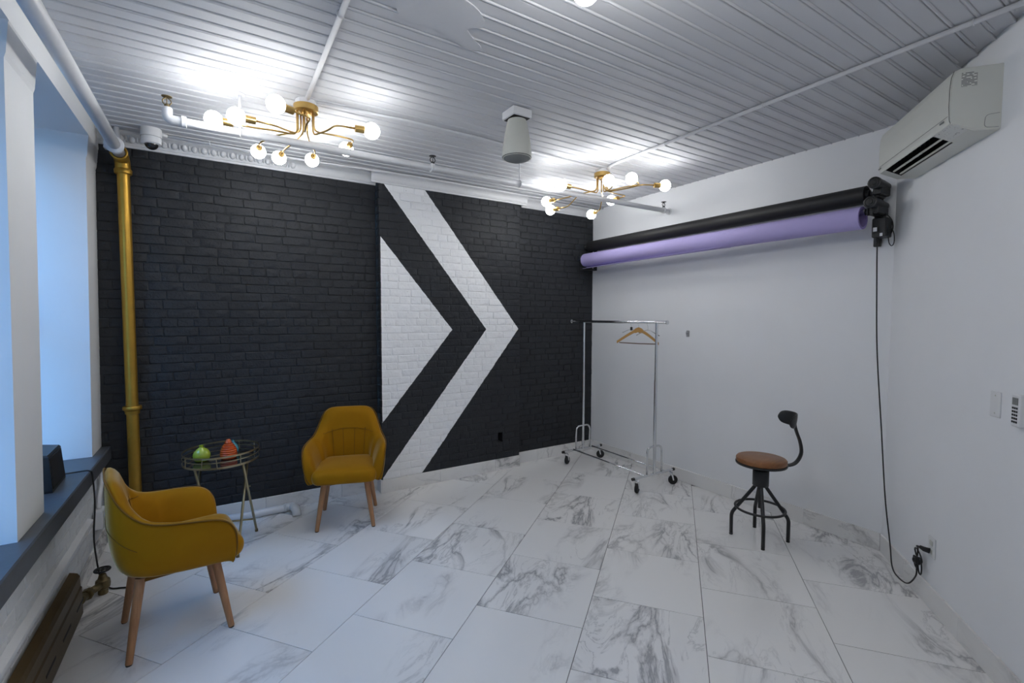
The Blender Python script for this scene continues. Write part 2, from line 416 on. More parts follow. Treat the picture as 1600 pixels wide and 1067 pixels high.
# ------------------------------------------------------------------ ceiling with tongue-and-groove boards
ceil_o = MB().prism([(-1.3, YREAR-.2), (XREAR+.2, YREAR-.2), (XB+.2, YBC-.1), (XB+.2, YL+.2), (-1.3, YL+.2)], 'z', ZC+.014, ZC+.15).build('ceiling', M_ceil)
struct(ceil_o, 'white painted beadboard ceiling running along the dark brick wall', 'ceiling')
PB = .0862
def board_mesh():
    pr = [(0, .012), (0, .003), (.002, .0), (.064, .0), (.0665, .003), (.0685, .003), (.0695, -.001), (.0725, -.0042), (.0775, -.0042), (.0805, -.001), (.0815, .003), (.0835, .003), (PB-.0008, .004), (PB-.0008, .012)]
    return MB().prism(pr, 'x', 0.0, 1.0).build('board', M_ceil, ceil_o)
proto_board = board_mesh(); used = False
y = YREAR
while y < YL - .01:
    x1 = XB if y + PB > YBC else XB - (YBC - (y+PB))/DC.y*DC.x
    x1 = min(x1, XB - max(0, YBC - y)/DC.y*DC.x + .0)
    o = proto_board if not used else proto_board.copy()
    if used: COL.objects.link(o)
    used = True
    o.parent = ceil_o; o.location = Vector((-.66, y, ZC + random.uniform(-.0012, .0012))) - ceil_o.location
    o.scale = (x1 + .66, 1, 1); y += PB
# plaster patch across the boards near the first fixture
pp = catmull([(.62, 1.80, 0), (.74, 1.74, 0), (.93, 1.77, 0), (1.03, 1.86, 0), (.98, 1.93, 0), (1.10, 2.02, 0), (1.04, 2.06, 0), (.86, 1.99, 0), (.70, 2.0, 0)], 4, True)
MB().prism([(p.x, p.y) for p in pp], 'z', ZC-.0065, ZC+.004).build('patch', M_ceil, ceil_o, world=True)

# ------------------------------------------------------------------ brick walls
def wall_mesh_front(x0, x1, yf, name, label, hole=None):
    mb = MB(); yb = 4.50
    if hole is None: mb.box(x0, x1, yf, yb, -.05, ZC+.05)
    else:
        hx0, hx1, hz0, hz1 = hole; zt = ZC+.05
        V = lambda x, y_, z: (x, y_, z)
        q = lambda a, b, c, d: mb.add([a, b, c, d], [(0, 1, 2, 3)])
        q((x0,yf,-.05),(hx0,yf,-.05),(hx0,yf,zt),(x0,yf,zt)); q((hx1,yf,-.05),(x1,yf,-.05),(x1,yf,zt),(hx1,yf,zt))
        q((hx0,yf,-.05),(hx1,yf,-.05),(hx1,yf,hz0),(hx0,yf,hz0)); q((hx0,yf,hz1),(hx1,yf,hz1),(hx1,yf,zt),(hx0,yf,zt))
        yd = yf+.09
        q((hx0,yf,hz0),(hx0,yd,hz0),(hx0,yd,hz1),(hx0,yf,hz1)); q((hx1,yf,hz0),(hx1,yf,hz1),(hx1,yd,hz1),(hx1,yd,hz0))
        q((hx0,yf,hz0),(hx1,yf,hz0),(hx1,yd,hz0),(hx0,yd,hz0)); q((hx0,yf,hz1),(hx0,yd,hz1),(hx1,yd,hz1),(hx1,yf,hz1))
        q((hx0,yd,hz0),(hx1,yd,hz0),(hx1,yd,hz1),(hx0,yd,hz1))
        q((x0,yf,-.05),(x0,yf,zt),(x0,yb,zt),(x0,yb,-.05)); q((x1,yf,-.05),(x1,yb,-.05),(x1,yb,zt),(x1,yf,zt)); q((x0,yb,-.05),(x0,yb,zt),(x1,yb,zt),(x1,yb,-.05))
    o = mb.build(name, M_brick, fix=hole is None); return struct(o, label, 'wall')
CH, JT, BD = .0668, .0055, .008
def brick_mesh(w, h, seed):
    rnd = random.Random(seed); mb = MB(); nx = 5 if w > .14 else 3; nz = 3
    def edge(x, z, inset, yy):
        return (x, yy, z)
    W, H = w-JT, h-JT
    outer = []; front = {}
    b = .0035
    for j in range(nz):
        for i in range(nx):
            fx, fz = i/(nx-1), j/(nz-1)
            x = b + fx*(W-2*b) + (rnd.uniform(-.002, .002)); z = b + fz*(H-2*b) + rnd.uniform(-.0016, .0016)
            yy = rnd.uniform(-.0016, .0016)
            if i in (0, nx-1) and j in (0, nz-1): x += (.002 if i == 0 else -.002); z += (.0015 if j == 0 else -.0015); yy += .001
            front[(i, j)] = len(mb.v); mb.v.append((x-W/2, yy, z-H/2))
    for j in range(nz-1):
        for i in range(nx-1): mb.f.append((front[i,j], front[i+1,j], front[i+1,j+1], front[i,j+1]))
    loop = [(i, 0) for i in range(nx)] + [(nx-1, j) for j in range(1, nz)] + [(i, nz-1) for i in range(nx-2, -1, -1)] + [(0, j) for j in range(nz-2, 0, -1)]
    def ring(yy, grow):
        ids = []
        for i, j in loop:
            fx, fz = i/(nx-1), j/(nz-1)
            x = fx*W + rnd.uniform(-.0012, .0012); z = fz*H + rnd.uniform(-.001, .001)
            ids.append(len(mb.v)); mb.v.append((x-W/2, yy, z-H/2))
        return ids
    r0 = [front[k] for k in loop]; r1 = ring(.003, 0); r2 = [len(mb.v)+i for i in range(len(loop))]
    mb.v += [(mb.v[i][0]*1.004, BD, mb.v[i][2]*1.01) for i in r1]
    for a, c in ((r0, r1), (r1, r2)):
        for i in range(len(a)):
            k = (i+1) % len(a); mb.f.append((a[k], a[i], c[i], c[k]))
    return mb
BR = {}
for kind, w in (('s', .205), ('h', .099), ('q', .15)):
    BR[kind] = [(w, brick_mesh(w, CH, 100*ord(kind)+i)) for i in range(6 if kind == 's' else 4)]
BMESH = {}
def brick_data(kind, i):
    if (kind, i) not in BMESH:
        me = bpy.data.meshes.new('brick'); mb = BR[kind][i][1]; me.from_pydata(mb.v, [], mb.f); me.materials.append(M_brick); me.update()
        me.polygons.foreach_set('use_smooth', [True]*len(me.polygons)); me.set_sharp_from_angle(angle=R(24)); BMESH[(kind, i)] = me
    return BMESH[(kind, i)]
def lay_bricks(wall, x0, x1, yface, z0, z1, hole=None, limit=300, seed=1, ret=None):
    rnd = random.Random(seed); specs = []
    nc = int(round((z1-z0)/CH)); ch = (z1-z0)/nc
    for c in range(nc):
        zc = z0 + (c+.5)*ch; header = (c % 6 == 3)
        w = .099 if header else .205
        x = x0 - (rnd.uniform(.2, .8)*w if not header else rnd.uniform(.1, .9)*w)
        if not header: x = x0 - (w*.5 if c % 2 else 0) - rnd.uniform(0, .05)
        while x < x1 - .012:
            ww = w*rnd.uniform(.94, 1.05)
            if not header and rnd.random() < .05: ww = .105
            a, b_ = max(x, x0), min(x+ww, x1)
            if x1 - b_ < .03: b_ = x1
            if b_ - a > .028: specs.append((a, b_, zc, ch))
            x += ww
            if b_ >= x1: break
    if hole:
        keep = []
        for s_ in specs:
            a, b_, zc, _ = s_
            if b_ > hole[0]+.004 and a < hole[1]-.004 and zc+.03 > hole[2]+.006 and zc-.03 < hole[3]-.006:
                if hole[0]-a > .035: keep.append((a, hole[0], zc, ch))
                if b_-hole[1] > .035: keep.append((hole[1], b_, zc, ch))
            else: keep.append(s_)
        specs = keep
    cp = Vector((0, 0, 1.6))
    def size(s_):
        c = Vector(((s_[0]+s_[1])/2, yface, s_[2])); d = c-cp; return (s_[1]-s_[0])*abs(d.y)/d.length**3
    order = sorted(specs, key=size, reverse=True)
    parts, rest = order[:limit], order[limit:]
    for a, b_, zc, ch_ in parts:
        ww = b_-a; kind = 'h' if ww < .125 else ('q' if ww < .178 else 's'); i = rnd.randrange(len(BR[kind]))
        o = bpy.data.objects.new('brick', brick_data(kind, i)); COL.objects.link(o); o.parent = wall
        o.location = Vector(((a+b_)/2, yface + rnd.uniform(-.0022, .0022), zc + rnd.uniform(-.0014, .0014))) - wall.location
        o.scale = (ww/BR[kind][i][0], 1, ch_/CH*rnd.uniform(.97, 1.03)); o.rotation_euler = (rnd.uniform(-.012, .012), rnd.uniform(-.012, .012), rnd.uniform(-.008, .008))
    if rest:
        mb = MB()
        for a, b_, zc, ch_ in rest:
            ww = b_-a; kind = 'h' if ww < .125 else ('q' if ww < .178 else 's'); i = rnd.randrange(len(BR[kind])); src = BR[kind][i]
            dy = rnd.uniform(-.0022, .0022); k = ww/src[0]
            mb.add([((a+b_)/2 + v[0]*k, yface+dy+v[1], zc+v[2]*ch_/CH) for v in src[1].v], src[1].f)
        o = mb.build('bricks', M_brick, wall, smooth=True, world=True, fix=False, angle=24); o['kind'] = 'stuff'
ZB0, ZB1 = .118, 2.792
wl = wall_mesh_front(XD-.02, XM0, YL+.0060, 'wall_back_left', 'matte black painted brick bay behind the gold pipe and the table')
lay_bricks(wl, XD, XM0-.002, YL, ZB0, ZB1, seed=3)
HOLE = (2.478, 2.535, .292, .395)
wm = wall_mesh_front(XM0+.009, XM1, YM+.0040, 'wall_back_middle', 'black chimney breast brickwork painted with a white chevron arrow', HOLE)
lay_bricks(wm, XM0, XM1, YM, ZB0, ZB1, hole=HOLE, seed=5)
# the narrow return of the breast: brick ends
rnd = random.Random(11)
for c in range(40):
    zc = ZB0 + (c+.5)*(ZB1-ZB0)/40; w = .10
    me = brick_data('h', rnd.randrange(4)); o = bpy.data.objects.new('brick', me); COL.objects.link(o); o.parent = wm
    o.location = Vector((XM0 + rnd.uniform(-.003, .003), YM+.052, zc)) - wm.location; o.rotation_euler = (0, 0, -PI/2); o.scale = (.97, 1, .99)
wr = wall_mesh_front(XM1, XB+.1, YR+.0060, 'wall_back_right', 'black painted brick bay beside the white corner')
lay_bricks(wr, XM1+.002, XB, YR, ZB0, ZB1, seed=9)

# ------------------------------------------------------------------ plain walls
wB = MB().box(XB, XB+.12, YBC-.02, YL+.21, -.05, ZC+.05).build('wall_right', M_wall)
struct(wB, 'white wall behind the backdrop rolls and the clothes rack', 'wall')
cA = Vector((XB, YBC, 0)); cE = Vector((XREAR, YREAR, 0)); off = NC*.12
wC = MB(); pts = [cA, cE, cE+off, cA+off]
wC.prism([(p.x, p.y) for p in pts], 'z', -.05, ZC+.05)
wC = wC.build('wall_far_right', M_wall); struct(wC, 'white angled wall carrying the air conditioner and the outlet', 'wall')
wRr = MB().box(XD-.4, XREAR+.1, YREAR-.12, YREAR, -.05, ZC+.05).build('wall_rear', M_wall); struct(wRr, 'plain white wall behind the camera', 'wall')

# ------------------------------------------------------------------ window wall: piers, header, lower wall
PIERS = [(1.24, 1.60), (2.63, 2.98), (4.0, YL+.15)]
ZS, ZH = .69, 2.745
XOUT = -1.10
def xlean(z): return XD + .016*(z-ZS)
wd = MB()
wd.box(XOUT, XD, YREAR-.1, 1.26, -.05, ZC+.05)
wd.box(XOUT, XD, 1.26, YL+.15, -.05, .592)                                   # under the sill
for a, b_ in PIERS:
    prof = [(XOUT, ZS), (XD, ZS), (xlean(2.60), 2.60), (xlean(2.60)+.006, 2.62), (-.648, 2.735), (-.645, ZH), (XOUT, ZH)]
    wd.add([(x, a, z) for x, z in prof] + [(x, b_, z) for x, z in prof],
           [tuple(range(7)), tuple(range(13, 6, -1))] + [(i, (i+1) % 7, (i+1) % 7+7, i+7) for i in range(7)])
wd.box(XOUT, -.645, 1.26, YL, ZH, ZC+.05); wd.box(XOUT, XD-.021, YL, YL+.15, ZH, ZC+.05)                            # header
wd = wd.build('wall_left', M_plaster); struct(wd, 'white plastered wall with deep window niches', 'wall')
sill = MB().bbox(XOUT+.01, -.642, 1.27, YL-.003, .595, ZS-.001, .006).build('trim_1', M_sill); struct(sill, 'dark slate painted window sill along the left wall', 'sill')
# white painted brick under the sill
rnd = random.Random(21); nc = 7
for c in range(nc):
    zc = .128 + (c+.5)*.0663; y = 1.55 - (.1 if c % 2 else 0)
    while y < YL - .02:
        ww = .205*rnd.uniform(.95, 1.05); e = min(y+ww, YL)
        if e - y > .05:
            kind = 'h' if e-y < .125 else ('q' if e-y < .178 else 's'); i = rnd.randrange(len(BR[kind]))
            key = ('w', kind, i)
            if key not in BMESH:
                me = brick_data(kind, i).copy(); me.materials.clear(); me.materials.append(M_wbrick); BMESH[key] = me
            o = bpy.data.objects.new('brick', BMESH[key]); COL.objects.link(o); o.parent = wd
            o.location = Vector((XD + .0045 - .009 + .008, (y+e)/2, zc)) - wd.location; o.rotation_euler = (0, 0, PI/2); o.scale = ((e-y)/BR[kind][i][0], .8, 1)
        y += ww
# windows at the back of the niches
NICHES = [(1.60, 2.63), (2.98, 4.0)]
for wi, (a, b_) in enumerate(NICHES, 1):
    w = bpy.data.objects.new('window_%d' % wi, None); COL.objects.link(w); w.location = (-1.06, (a+b_)/2, ZS)
    struct(w, ['white sash window left of the pier', 'white sash window behind the black speaker box'][wi-1], 'window')
    fr = MB(); x0, x1 = -1.085, -1.035
    fr.box(x0, x1, a, a+.05, ZS, ZH); fr.box(x0, x1, b_-.05, b_, ZS, ZH); fr.box(x0, x1, a+.05, b_-.05, ZH-.05, ZH); fr.box(x0, x1, a+.05, b_-.05, ZS, ZS+.06)
    fr.build('frame', M_trim, w, world=True)
    zm = (ZS+ZH)/2
    MB().box(x0+.005, x1-.005, a+.05, b_-.05, zm-.02, zm+.02).build('meeting_rail', M_trim, w, world=True)
    for z0, z1 in ((ZS+.06, zm-.02), (zm+.02, ZH-.05)):
        MB().box(-1.062, -1.058, a+.05, b_-.05, z0, z1).build('pane', M_glass, w, world=True)
# street outside, far below the sill line of sight
st = MB().box(-14, -1.14, -10, 16, -.9, -.75).build('street_ground', M_street); struct(st, 'grey pavement outside the windows', 'ground')

M_facade = plain('street brick', (.07, .05, .04), .9, var=.2, nscale=3)
fb = MB().box(-13.6, -9.5, -10, 16, -.75, 9.0).build('wall_daylight_block', M_facade); struct(fb, 'unseen brick house front added across the street to block low daylight', 'added building')  # unseen front, added and sized so daylight slants in steeply
# ------------------------------------------------------------------ marble baseboards (separate pieces)
def baseboard(name, label, p0, p1, inward, h=.12, th=.012, piece=.60, start=0.0):
    p0 = Vector((*p0, 0)); p1 = Vector((*p1, 0)); d = (p1-p0); L = d.length; d.normalize(); n = Vector((*inward, 0)).normalized()
    root = bpy.data.objects.new(name, None); COL.objects.link(root); root.location = (p0+p1)/2; struct(root, label, 'baseboard')
    s = -start
    while s < L - .004:
        a, b_ = max(0, s)+.0006, min(L, s+piece)-.0006
        if b_ - a > .01:
            mb = MB().bbox(-(b_-a)/2, (b_-a)/2, 0, th, 0, h, .0012)
            o = mb.build('skirting_tile', M_marble, root); c = p0 + d*(a+b_)/2
            o.location = c - root.location; rz = math.atan2(d.y, d.x)
            # local +y must point inward
            if Vector((-d.y, d.x, 0)).dot(n) < 0: rz += PI
            o.rotation_euler = (0, 0, rz)
        s += piece
    return root
baseboard('baseboard_back_left', 'white marble skirting under the left black brick bay', (XD+.013, YL), (XM0-.013, YL), (0, -1), start=.2)
baseboard('baseboard_breast_return', 'short marble skirting on the side of the chimney breast', (XM0, YM-.012), (XM0, YL), (-1, 0))
baseboard('baseboard_breast', 'white marble skirting under the white chevron', (XM0, YM), (XM1, YM), (0, -1), start=.05, piece=.62)
baseboard('baseboard_back_right', 'white marble skirting under the right black brick bay', (XM1, YR), (XB-.013, YR), (0, -1), start=.3)
baseboard('baseboard_right', 'marble skirting along the wall behind the clothes rack', (XB, YBC+.005), (XB, YR-.0), (-1, 0), start=.1)
baseboard('baseboard_far_right', 'marble skirting along the wall under the air conditioner', (XB-.010*DC.x, YBC-.010*DC.y), (XREAR, YREAR), (-NC.x, -NC.y), start=.25)
baseboard('baseboard_left', 'marble skirting under the window sill', (XD, YREAR+.01), (XD, YL), (1, 0), start=.4)

# ------------------------------------------------------------------ cornice
def cornice_prof(yw):
    p = [(0, 2.783), (-.014, 2.783), (-.016, 2.798), (-.022, 2.801), (-.024, 2.808)]
    for k in range(7):
        a = k/6*PI/2; p.append((-.028 - .042*(1-math.cos(a)), 2.812 + .042*math.sin(a)))
    p += [(-.078, 2.857), (-.084, 2.862), (-.084, 2.8755), (0, 2.8755)]
    return [(yw+a, z) for a, z in p]
for nm, a, b_, yw, lab in (('trim_2', XD+.05, XM0-.0, YL, 'white cornice with egg moulding above the left black bay'),
                           ('trim_3', XM0-.07, XM1+.07, YM, 'plain white cornice on the chimney breast above the chevron'),
                           ('trim_4', XM1+.07, XB, YR, 'plain white cornice above the right black bay')):
    o = MB().prism(cornice_prof(yw), 'x', a, b_).build(nm, M_trim, smooth=True, angle=40); struct(o, lab, 'cornice')
    if nm == 'trim_2':
        egg = None
        for k in range(19):
            x = -.52 + k*.0605
            if egg is None:
                egg = MB().sphere((0, 0, 0), .019, 12, 8, (1, .75, 1.25)).build('egg_ornament', M_trim, o, smooth=True); e = egg
            else: e = egg.copy(); COL.objects.link(e)
            e.parent = o; e.location = Vector((x, YL-.040, 2.832)) - o.location; e.rotation_euler = (R(35), 0, 0)
        dart = None
        for k in range(18):
            x = -.52 + (k+.5)*.0605
            if dart is None:
                pth = [(0, 0, -.018), (0, -.004, 0), (0, 0, .022)]
                dart = MB().tube(pth, [.003, .006, .003], 6).build('dart_ornament', M_trim, o, smooth=True); e = dart
            else: e = dart.copy(); COL.objects.link(e)
            e.parent = o; e.location = Vector((x, YL-.042, 2.832)) - o.location; e.rotation_euler = (R(35), 0, 0)

# ------------------------------------------------------------------ lamps
BULB_R = .0455
def lamp_fixture(center, bulbs, label, rot=0.0):
    cx, cy = center
    t = thing('ceiling_lamp', label, 'ceiling lamp', (cx, cy, ZC-.003), rot, 'brass sputnik ceiling lamps')
    MB().lathe([(.056, -.030), (.058, -.028), (.058, 0)], seg=8).build('junction_box', M_wpipe, t)
    MB().lathe([(.064, -.068), (.069, -.064), (.069, -.032), (.066, -.030)], seg=32).build('canopy', M_brass, t, smooth=True, angle=40)
    MB().lathe([(.028, -.082), (.030, -.078), (.030, -.066)], seg=24).build('hub', M_brass, t, smooth=True, angle=40)
    n = len(bulbs)
    for i, (bx, by, bz, dx, dy, dz) in enumerate(bulbs):
        B = Vector((bx, by, bz - (ZC-.003))); d = Vector((dx, dy, dz)).normalized()
        sock0 = B - d*(BULB_R*.80); sock1 = B - d*(BULB_R*.80 + .058)
        ang = math.atan2(sock1.y, sock1.x)
        c0 = Vector((.050*math.cos(ang), .050*math.sin(ang), -.06)); zz = sock1.z
        c1 = Vector((.050*math.cos(ang), .050*math.sin(ang), zz+.012 if i % 2 else zz))
        zc_ = zz
        if by > .15: zc_ = max(zz, 2.708 - (ZC-.003))
        back = sock1 - d*.10; back.z = zc_ if by > .15 and by < .45 else zz
        mid_ = Vector((c1.x, c1.y, zc_))*.45 + back*.55
        if by > .15: mid_.z = zc_
        mid_ += Vector((-(back.y-c1.y), back.x-c1.x, 0))*(.05 if i % 2 else -.05)
        path = [c0, Vector((c1.x, c1.y, zc_)), mid_, back, sock1]
        if (Vector((c1.x, c1.y, zz)) - back).length < .12: path = [c0, Vector((c1.x, c1.y, zc_)), back, sock1]
        MB().tube(fillet(path, .035, 5), .0052, 10).build('arm', M_brass, t, smooth=True)
        s_ = MB().lathe([(.010, 0), (.0195, .003), (.0195, .050), (.0215, .052), (.0215, .058), (.017, .060)], sock1, 20, d).build('socket', M_brass, t, smooth=True, angle=40)
        MB().sphere(B, BULB_R, 24, 14).build('bulb', M_bulb, t, smooth=True)
    return t
FIX1 = (.487, 3.061); FIX2 = (2.858, 3.072)
b1 = [(-.200,-.374,2.67, -.9,-.4,0), (-.465,.014,2.67, -1,-.02,0), (-.363,-.10,2.67, -1,-.12,0), (-.215,.524,2.695, .02,1,0),
      (-.085,.583,2.695, -.05,1,0), (.114,.509,2.695, .06,1,0), (.279,.219,2.715, -.02,1,0), (.304,-.292,2.67, 1,-.12,0)]
lamp_fixture(FIX1, b1, 'brass ceiling lamp with eight round bulbs, above the yellow chairs')
b2 = [(-.467,-.027,2.67, -1,0,0), (-.235,-.325,2.67, -.8,-.6,0), (-.096,-.433,2.68, -.9,-.4,0), (.277,-.442,2.68, .9,-.4,0),
      (-.195,.543,2.69, -.3,.95,0), (-.144,.548,2.62, -.3,.95,0), (.312,.483,2.62, .3,.95,0), (.352,.252,2.715, 0,1,0)]
lamp_fixture(FIX2, b2, 'brass ceiling lamp with eight round bulbs, by the white corner above the clothes rack')
lamp_fixture((.908, .682), b1, 'brass ceiling lamp cut off by the top edge, only one bulb showing', R(-25))

# ------------------------------------------------------------------ armchairs
def chair_mesh_rows():
    # right half of the upholstered tub: rim and base curves from the middle of the back to the front of the arm
    rim = [(0,-.262,.850),(.090,-.262,.850),(.155,-.257,.842),(.198,-.244,.810),(.223,-.220,.755),(.245,-.172,.692),(.262,-.115,.654),(.281,-.035,.637),
           (.294,.055,.628),(.299,.135,.616),(.296,.188,.588),(.289,.220,.536),(.280,.228,.475),(.268,.226,.420),(.244,.216,.364)]
    base = [(0,-.226,.388),(.075,-.225,.387),(.130,-.216,.384),(.170,-.197,.381),(.198,-.168,.378),(.217,-.128,.375),(.229,-.082,.372),(.238,-.025,.370),
            (.243,.040,.366),(.244,.095,.363),(.243,.145,.360),(.241,.178,.358),(.239,.196,.357),(.238,.206,.356),(.236,.210,.356)]
    rim = catmull(rim, 3); base = catmull(base, 3); return rim, base
def make_chair(label, loc, rz):
    t = thing('armchair', label, 'armchair', loc, rz, 'mustard velvet armchairs')
    rim, base = chair_mesh_rows(); n = len(rim)
    full = [(rim[i], base[i], 1) for i in range(n-1, 0, -1)] + [(rim[i], base[i], -1) for i in range(n)]
    cols = []; inner_top = []; outer_rim = []
    NV = 7
    for r_, b_, sg in full:
        # sg=1: x mirrored to the left side
        yy = b_.y; q = Vector((b_.x/.25**2, min(0, yy+.02)/.205**2, 0))
        if yy > -.02: q = Vector((1, 0, 0))
        nrm = q.normalized(); m = lambda p: Vector((p.x*(-1 if sg == 1 else 1), p.y, p.z))
        ring = []
        for k in range(NV):
            f = k/(NV-1); p = b_.lerp(r_, f) + nrm*(.022*math.sin(PI*f**.75)); ring.append(m(p))
        th = .050 if r_.y > -.05 else .062
        ht = max(.0, r_.z-b_.z); drop = min(.02, ht*.4)
        ring.append(m(r_ + Vector((0, 0, .010 if r_.z > .5 else .003)) - nrm*th*.30))
        top_in = r_ - nrm*th - Vector((0, 0, drop)); bot_in = b_ - nrm*(th+.004) + Vector((0, 0, .03))
        for k in range(NV):
            f = k/(NV-1); p = top_in.lerp(bot_in, f); p += nrm*(-.012*math.sin(PI*f)); ring.append(m(p))
        cols.append(ring); outer_rim.append(m(r_ + nrm*.002)); inner_top.append(ring)
    mb = MB().rings(cols, True, True, True)
    mb.build('shell', M_velvet, t, smooth=True, subsurf=1)
    # seat cushion: rounded slab with a soft crown
    def rr(w, y0, y1, z, rad, crown=0):
        pts = []
        for cx, cy, a0 in ((w-rad, y1-rad, 0), (-w+rad, y1-rad, 90), (-w+.09, y0+.09, 180), (w-.09, y0+.09, 270)):
            r_ = rad if a0 < 180 else .09
            for k in range(7):
                a = R(a0 + k*15); pts.append(Vector((cx + r_*math.cos(a), cy + r_*math.sin(a), z)))
        return pts
    rings = [rr(.205, -.16, .235, .352, .05), rr(.222, -.17, .262, .362, .055), rr(.230, -.175, .278, .390, .06), rr(.232, -.175, .282, .420, .06),
             rr(.228, -.172, .276, .446, .06), rr(.215, -.162, .258, .464, .06), rr(.17, -.12, .205, .474, .06), rr(.09, -.05, .11, .478, .04)]
    for i_ in (0, 1, 2):
        for p_ in rings[i_]: p_.z += (.030, .026, .010)[i_]*(.28-p_.y)/.45
    MB().rings(rings, True, True, True).build('seat', M_velvet, t, smooth=True, subsurf=1)
    # piping round the rim and the arm fronts
    MB().tube(outer_rim, .0042, 6).build('piping', M_seam, t, smooth=True)
    # stitched seams on the inside and outside of the back
    mid = n-1
    def inside(ci, f):   # point on inner wall of column ci, f from top (0) to bottom (1)
        ring = cols[ci]; k = NV+1; x = f*(NV-1); i = min(int(x), NV-2); return ring[k+i].lerp(ring[k+i+1], x-i)
    def inside_z(ci, zt):
        best = min((abs(inside(ci, k/60).z - zt), k/60) for k in range(61)); return best[1]
    h = []
    for d in range(-15, 16):
        x_ = cols[mid+d][NV+2].x; f_ = inside_z(mid+d, .688 - .9*x_*x_); h.append(inside(mid+d, f_) + Vector((0, .002, 0)))
    MB().tube(h, .0017, 5).build('seam', M_seam, t, smooth=True)
    for d, f1 in ((-2, .92), (2, .92), (-7, .92), (7, .92)):
        f0 = inside_z(mid+d, .684)
        pts = [inside(mid+d, f0 + (f1-f0)*k/8) + Vector((0, .003, 0)) for k in range(9)]
        MB().tube(pts, .0018, 5).build('seam', M_seam, t, smooth=True)
    def outside(ci, f):
        ring = cols[ci]; x = f*(NV-1); i = min(int(x), NV-2); return ring[i].lerp(ring[i+1], x-i)
    pts = [outside(mid+d, .50)*1.003 for d in range(-15, 16)]
    MB().tube(pts, .0018, 5).build('seam', M_seam, t, smooth=True)
    for sx in (-1, 1):
        for sy in (-1, 1):
            top = Vector((sx*.150, sy*.150, .37)); bot = Vector((sx*.203, sy*.206, .006)); d = (bot-top)
            l = MB().tube([top, top.lerp(bot, .5), bot], [.021, .0185, .0145], 14).build('leg', M_leg, t, smooth=True, angle=50)
            MB().cyl(bot, bot+Vector((0, 0, -.006)), .0125, .0125, 12).build('foot', M_rubber, l, smooth=True, angle=50)
    MB().bbox(-.165, .165, -.15, .165, .350, .366, .004).build('seat_base', M_seam, t)
    return t
make_chair('mustard velvet armchair against the black wall, facing the camera', (.861, 3.806, 0), R(-108.2-90))
make_chair('mustard velvet armchair beside the window sill, seen from its side', (-.203, 2.930, 0), R(9.4-90))

# ------------------------------------------------------------------ tray table and vases
TBL = thing('tray_table', 'antique brass folding tray table with oval rail between the armchairs', 'table', (.018, 3.785, 0), R(-17.2))
RX, RY = .228, .238
def oval(rx, ry, z, n=48): return [Vector((rx*math.cos(2*PI*k/n), ry*math.sin(2*PI*k/n), z)) for k in range(n)]
def band(z0, z1, rx, ry, th=.003):
    return MB().rings([oval(rx, ry, z0), oval(rx, ry, z1), oval(rx-th, ry-th, z1), oval(rx-th, ry-th, z0), oval(rx, ry, z0)])
ZT = .618
tray = MB().rings([oval(.001, .001, ZT), oval(RX-.004, RY-.004, ZT), oval(RX-.004, RY-.004, ZT+.005), oval(.001, .001, ZT+.005)]).build('tray', M_mirror, TBL)
for z0, z1 in ((ZT-.006, ZT+.007), (ZT+.034, ZT+.040), (ZT+.062, ZT+.073)):
    band(z0, z1, RX, RY).build('rail', M_brass2, TBL, smooth=True, angle=40)
for k in range(4):
    a = R(45+90*k)
    MB().cyl((RX*math.cos(a), RY*math.sin(a), ZT), (RX*math.cos(a), RY*math.sin(a), ZT+.065), .003, None, 6).build('rail_post', M_brass2, TBL)
for sg in (-1, 1):        # handles: small open rectangles in the rail
    ay = sg*RY
    MB().tube(fillet([(-.045, ay+sg*.003, ZT), (-.040, ay+sg*.004, ZT+.066), (.040, ay+sg*.004, ZT+.066), (.045, ay+sg*.003, ZT)], .006, 3), .0026, 6).build('handle', M_brass2, TBL, smooth=True)
for sx in (-1, 1):
    for sy in (-1, 1):
        xo = sx*.146 + (.010 if sy > 0 else -.010)
        MB().tube([(xo, sy*.195, .012), (xo, -sy*.105, ZT-.008)], .0085, 10).build('leg', M_brass2, TBL, smooth=True)
        MB().cyl((xo, sy*.197, 0), (xo, sy*.193, .022), .011, .010, 10).build('foot_cap', M_oldbrass, TBL, smooth=True, angle=50)
    MB().cyl((sx*.146-.018, .036, .40), (sx*.146+.018, .036, .40), .006, None, 10).build('pivot', M_brass2, TBL)
for sy in (-1, 1):
    MB().cyl((-.146, sy*.145, .115), (.146, sy*.145, .115), .006, None, 8).build('cross_bar', M_brass2, TBL, smooth=True)
    MB().cyl((-.150, -sy*.100, ZT-.012), (.150, -sy*.100, ZT-.012), .006, None, 8).build('cross_bar', M_brass2, TBL, smooth=True)
ZV = ZT+.005
v = MB().lathe([(.030, 0), (.045, .010), (.052, .032), (.052, .050), (.044, .070), (.028, .086), (.014, .094), (.011, .100), (.014, .108), (.015, .110), (.010, .110), (.008, .098)], (-.098, 3.775, ZV), 28).build('vase', M_green, smooth=True, angle=60)
tag(v, 'round lime green glazed vase with a tiny neck on the tray table', 'vase')
prof = [(.036, 0), (.048, .006)]
for k, r0 in enumerate((.052, .0535, .053, .051, .046, .039, .031, .0225)):
    z = .010 + k*.0135; prof += [(r0-.0022, z), (r0, z+.0045), (r0, z+.009), (r0-.0022, z+.0132)]
prof += [(.0165, .122), (.0145, .130), (.010, .135), (.001, .136)]
v = MB().lathe(prof, (.058, 3.755, ZV), 28).build('vase', M_orange, smooth=True, angle=60)
tag(v, 'ribbed orange glazed vase tapering to a narrow top on the tray table', 'vase')
v = MB().lathe([(.024, 0), (.036, .012), (.040, .035), (.034, .060), (.018, .080), (.012, .090), (.014, .098), (.010, .098)], (.084, 3.872, ZV), 24).build('vase', M_teal, smooth=True, angle=60)
tag(v, 'teal glazed vase mostly hidden behind the orange vase', 'vase')

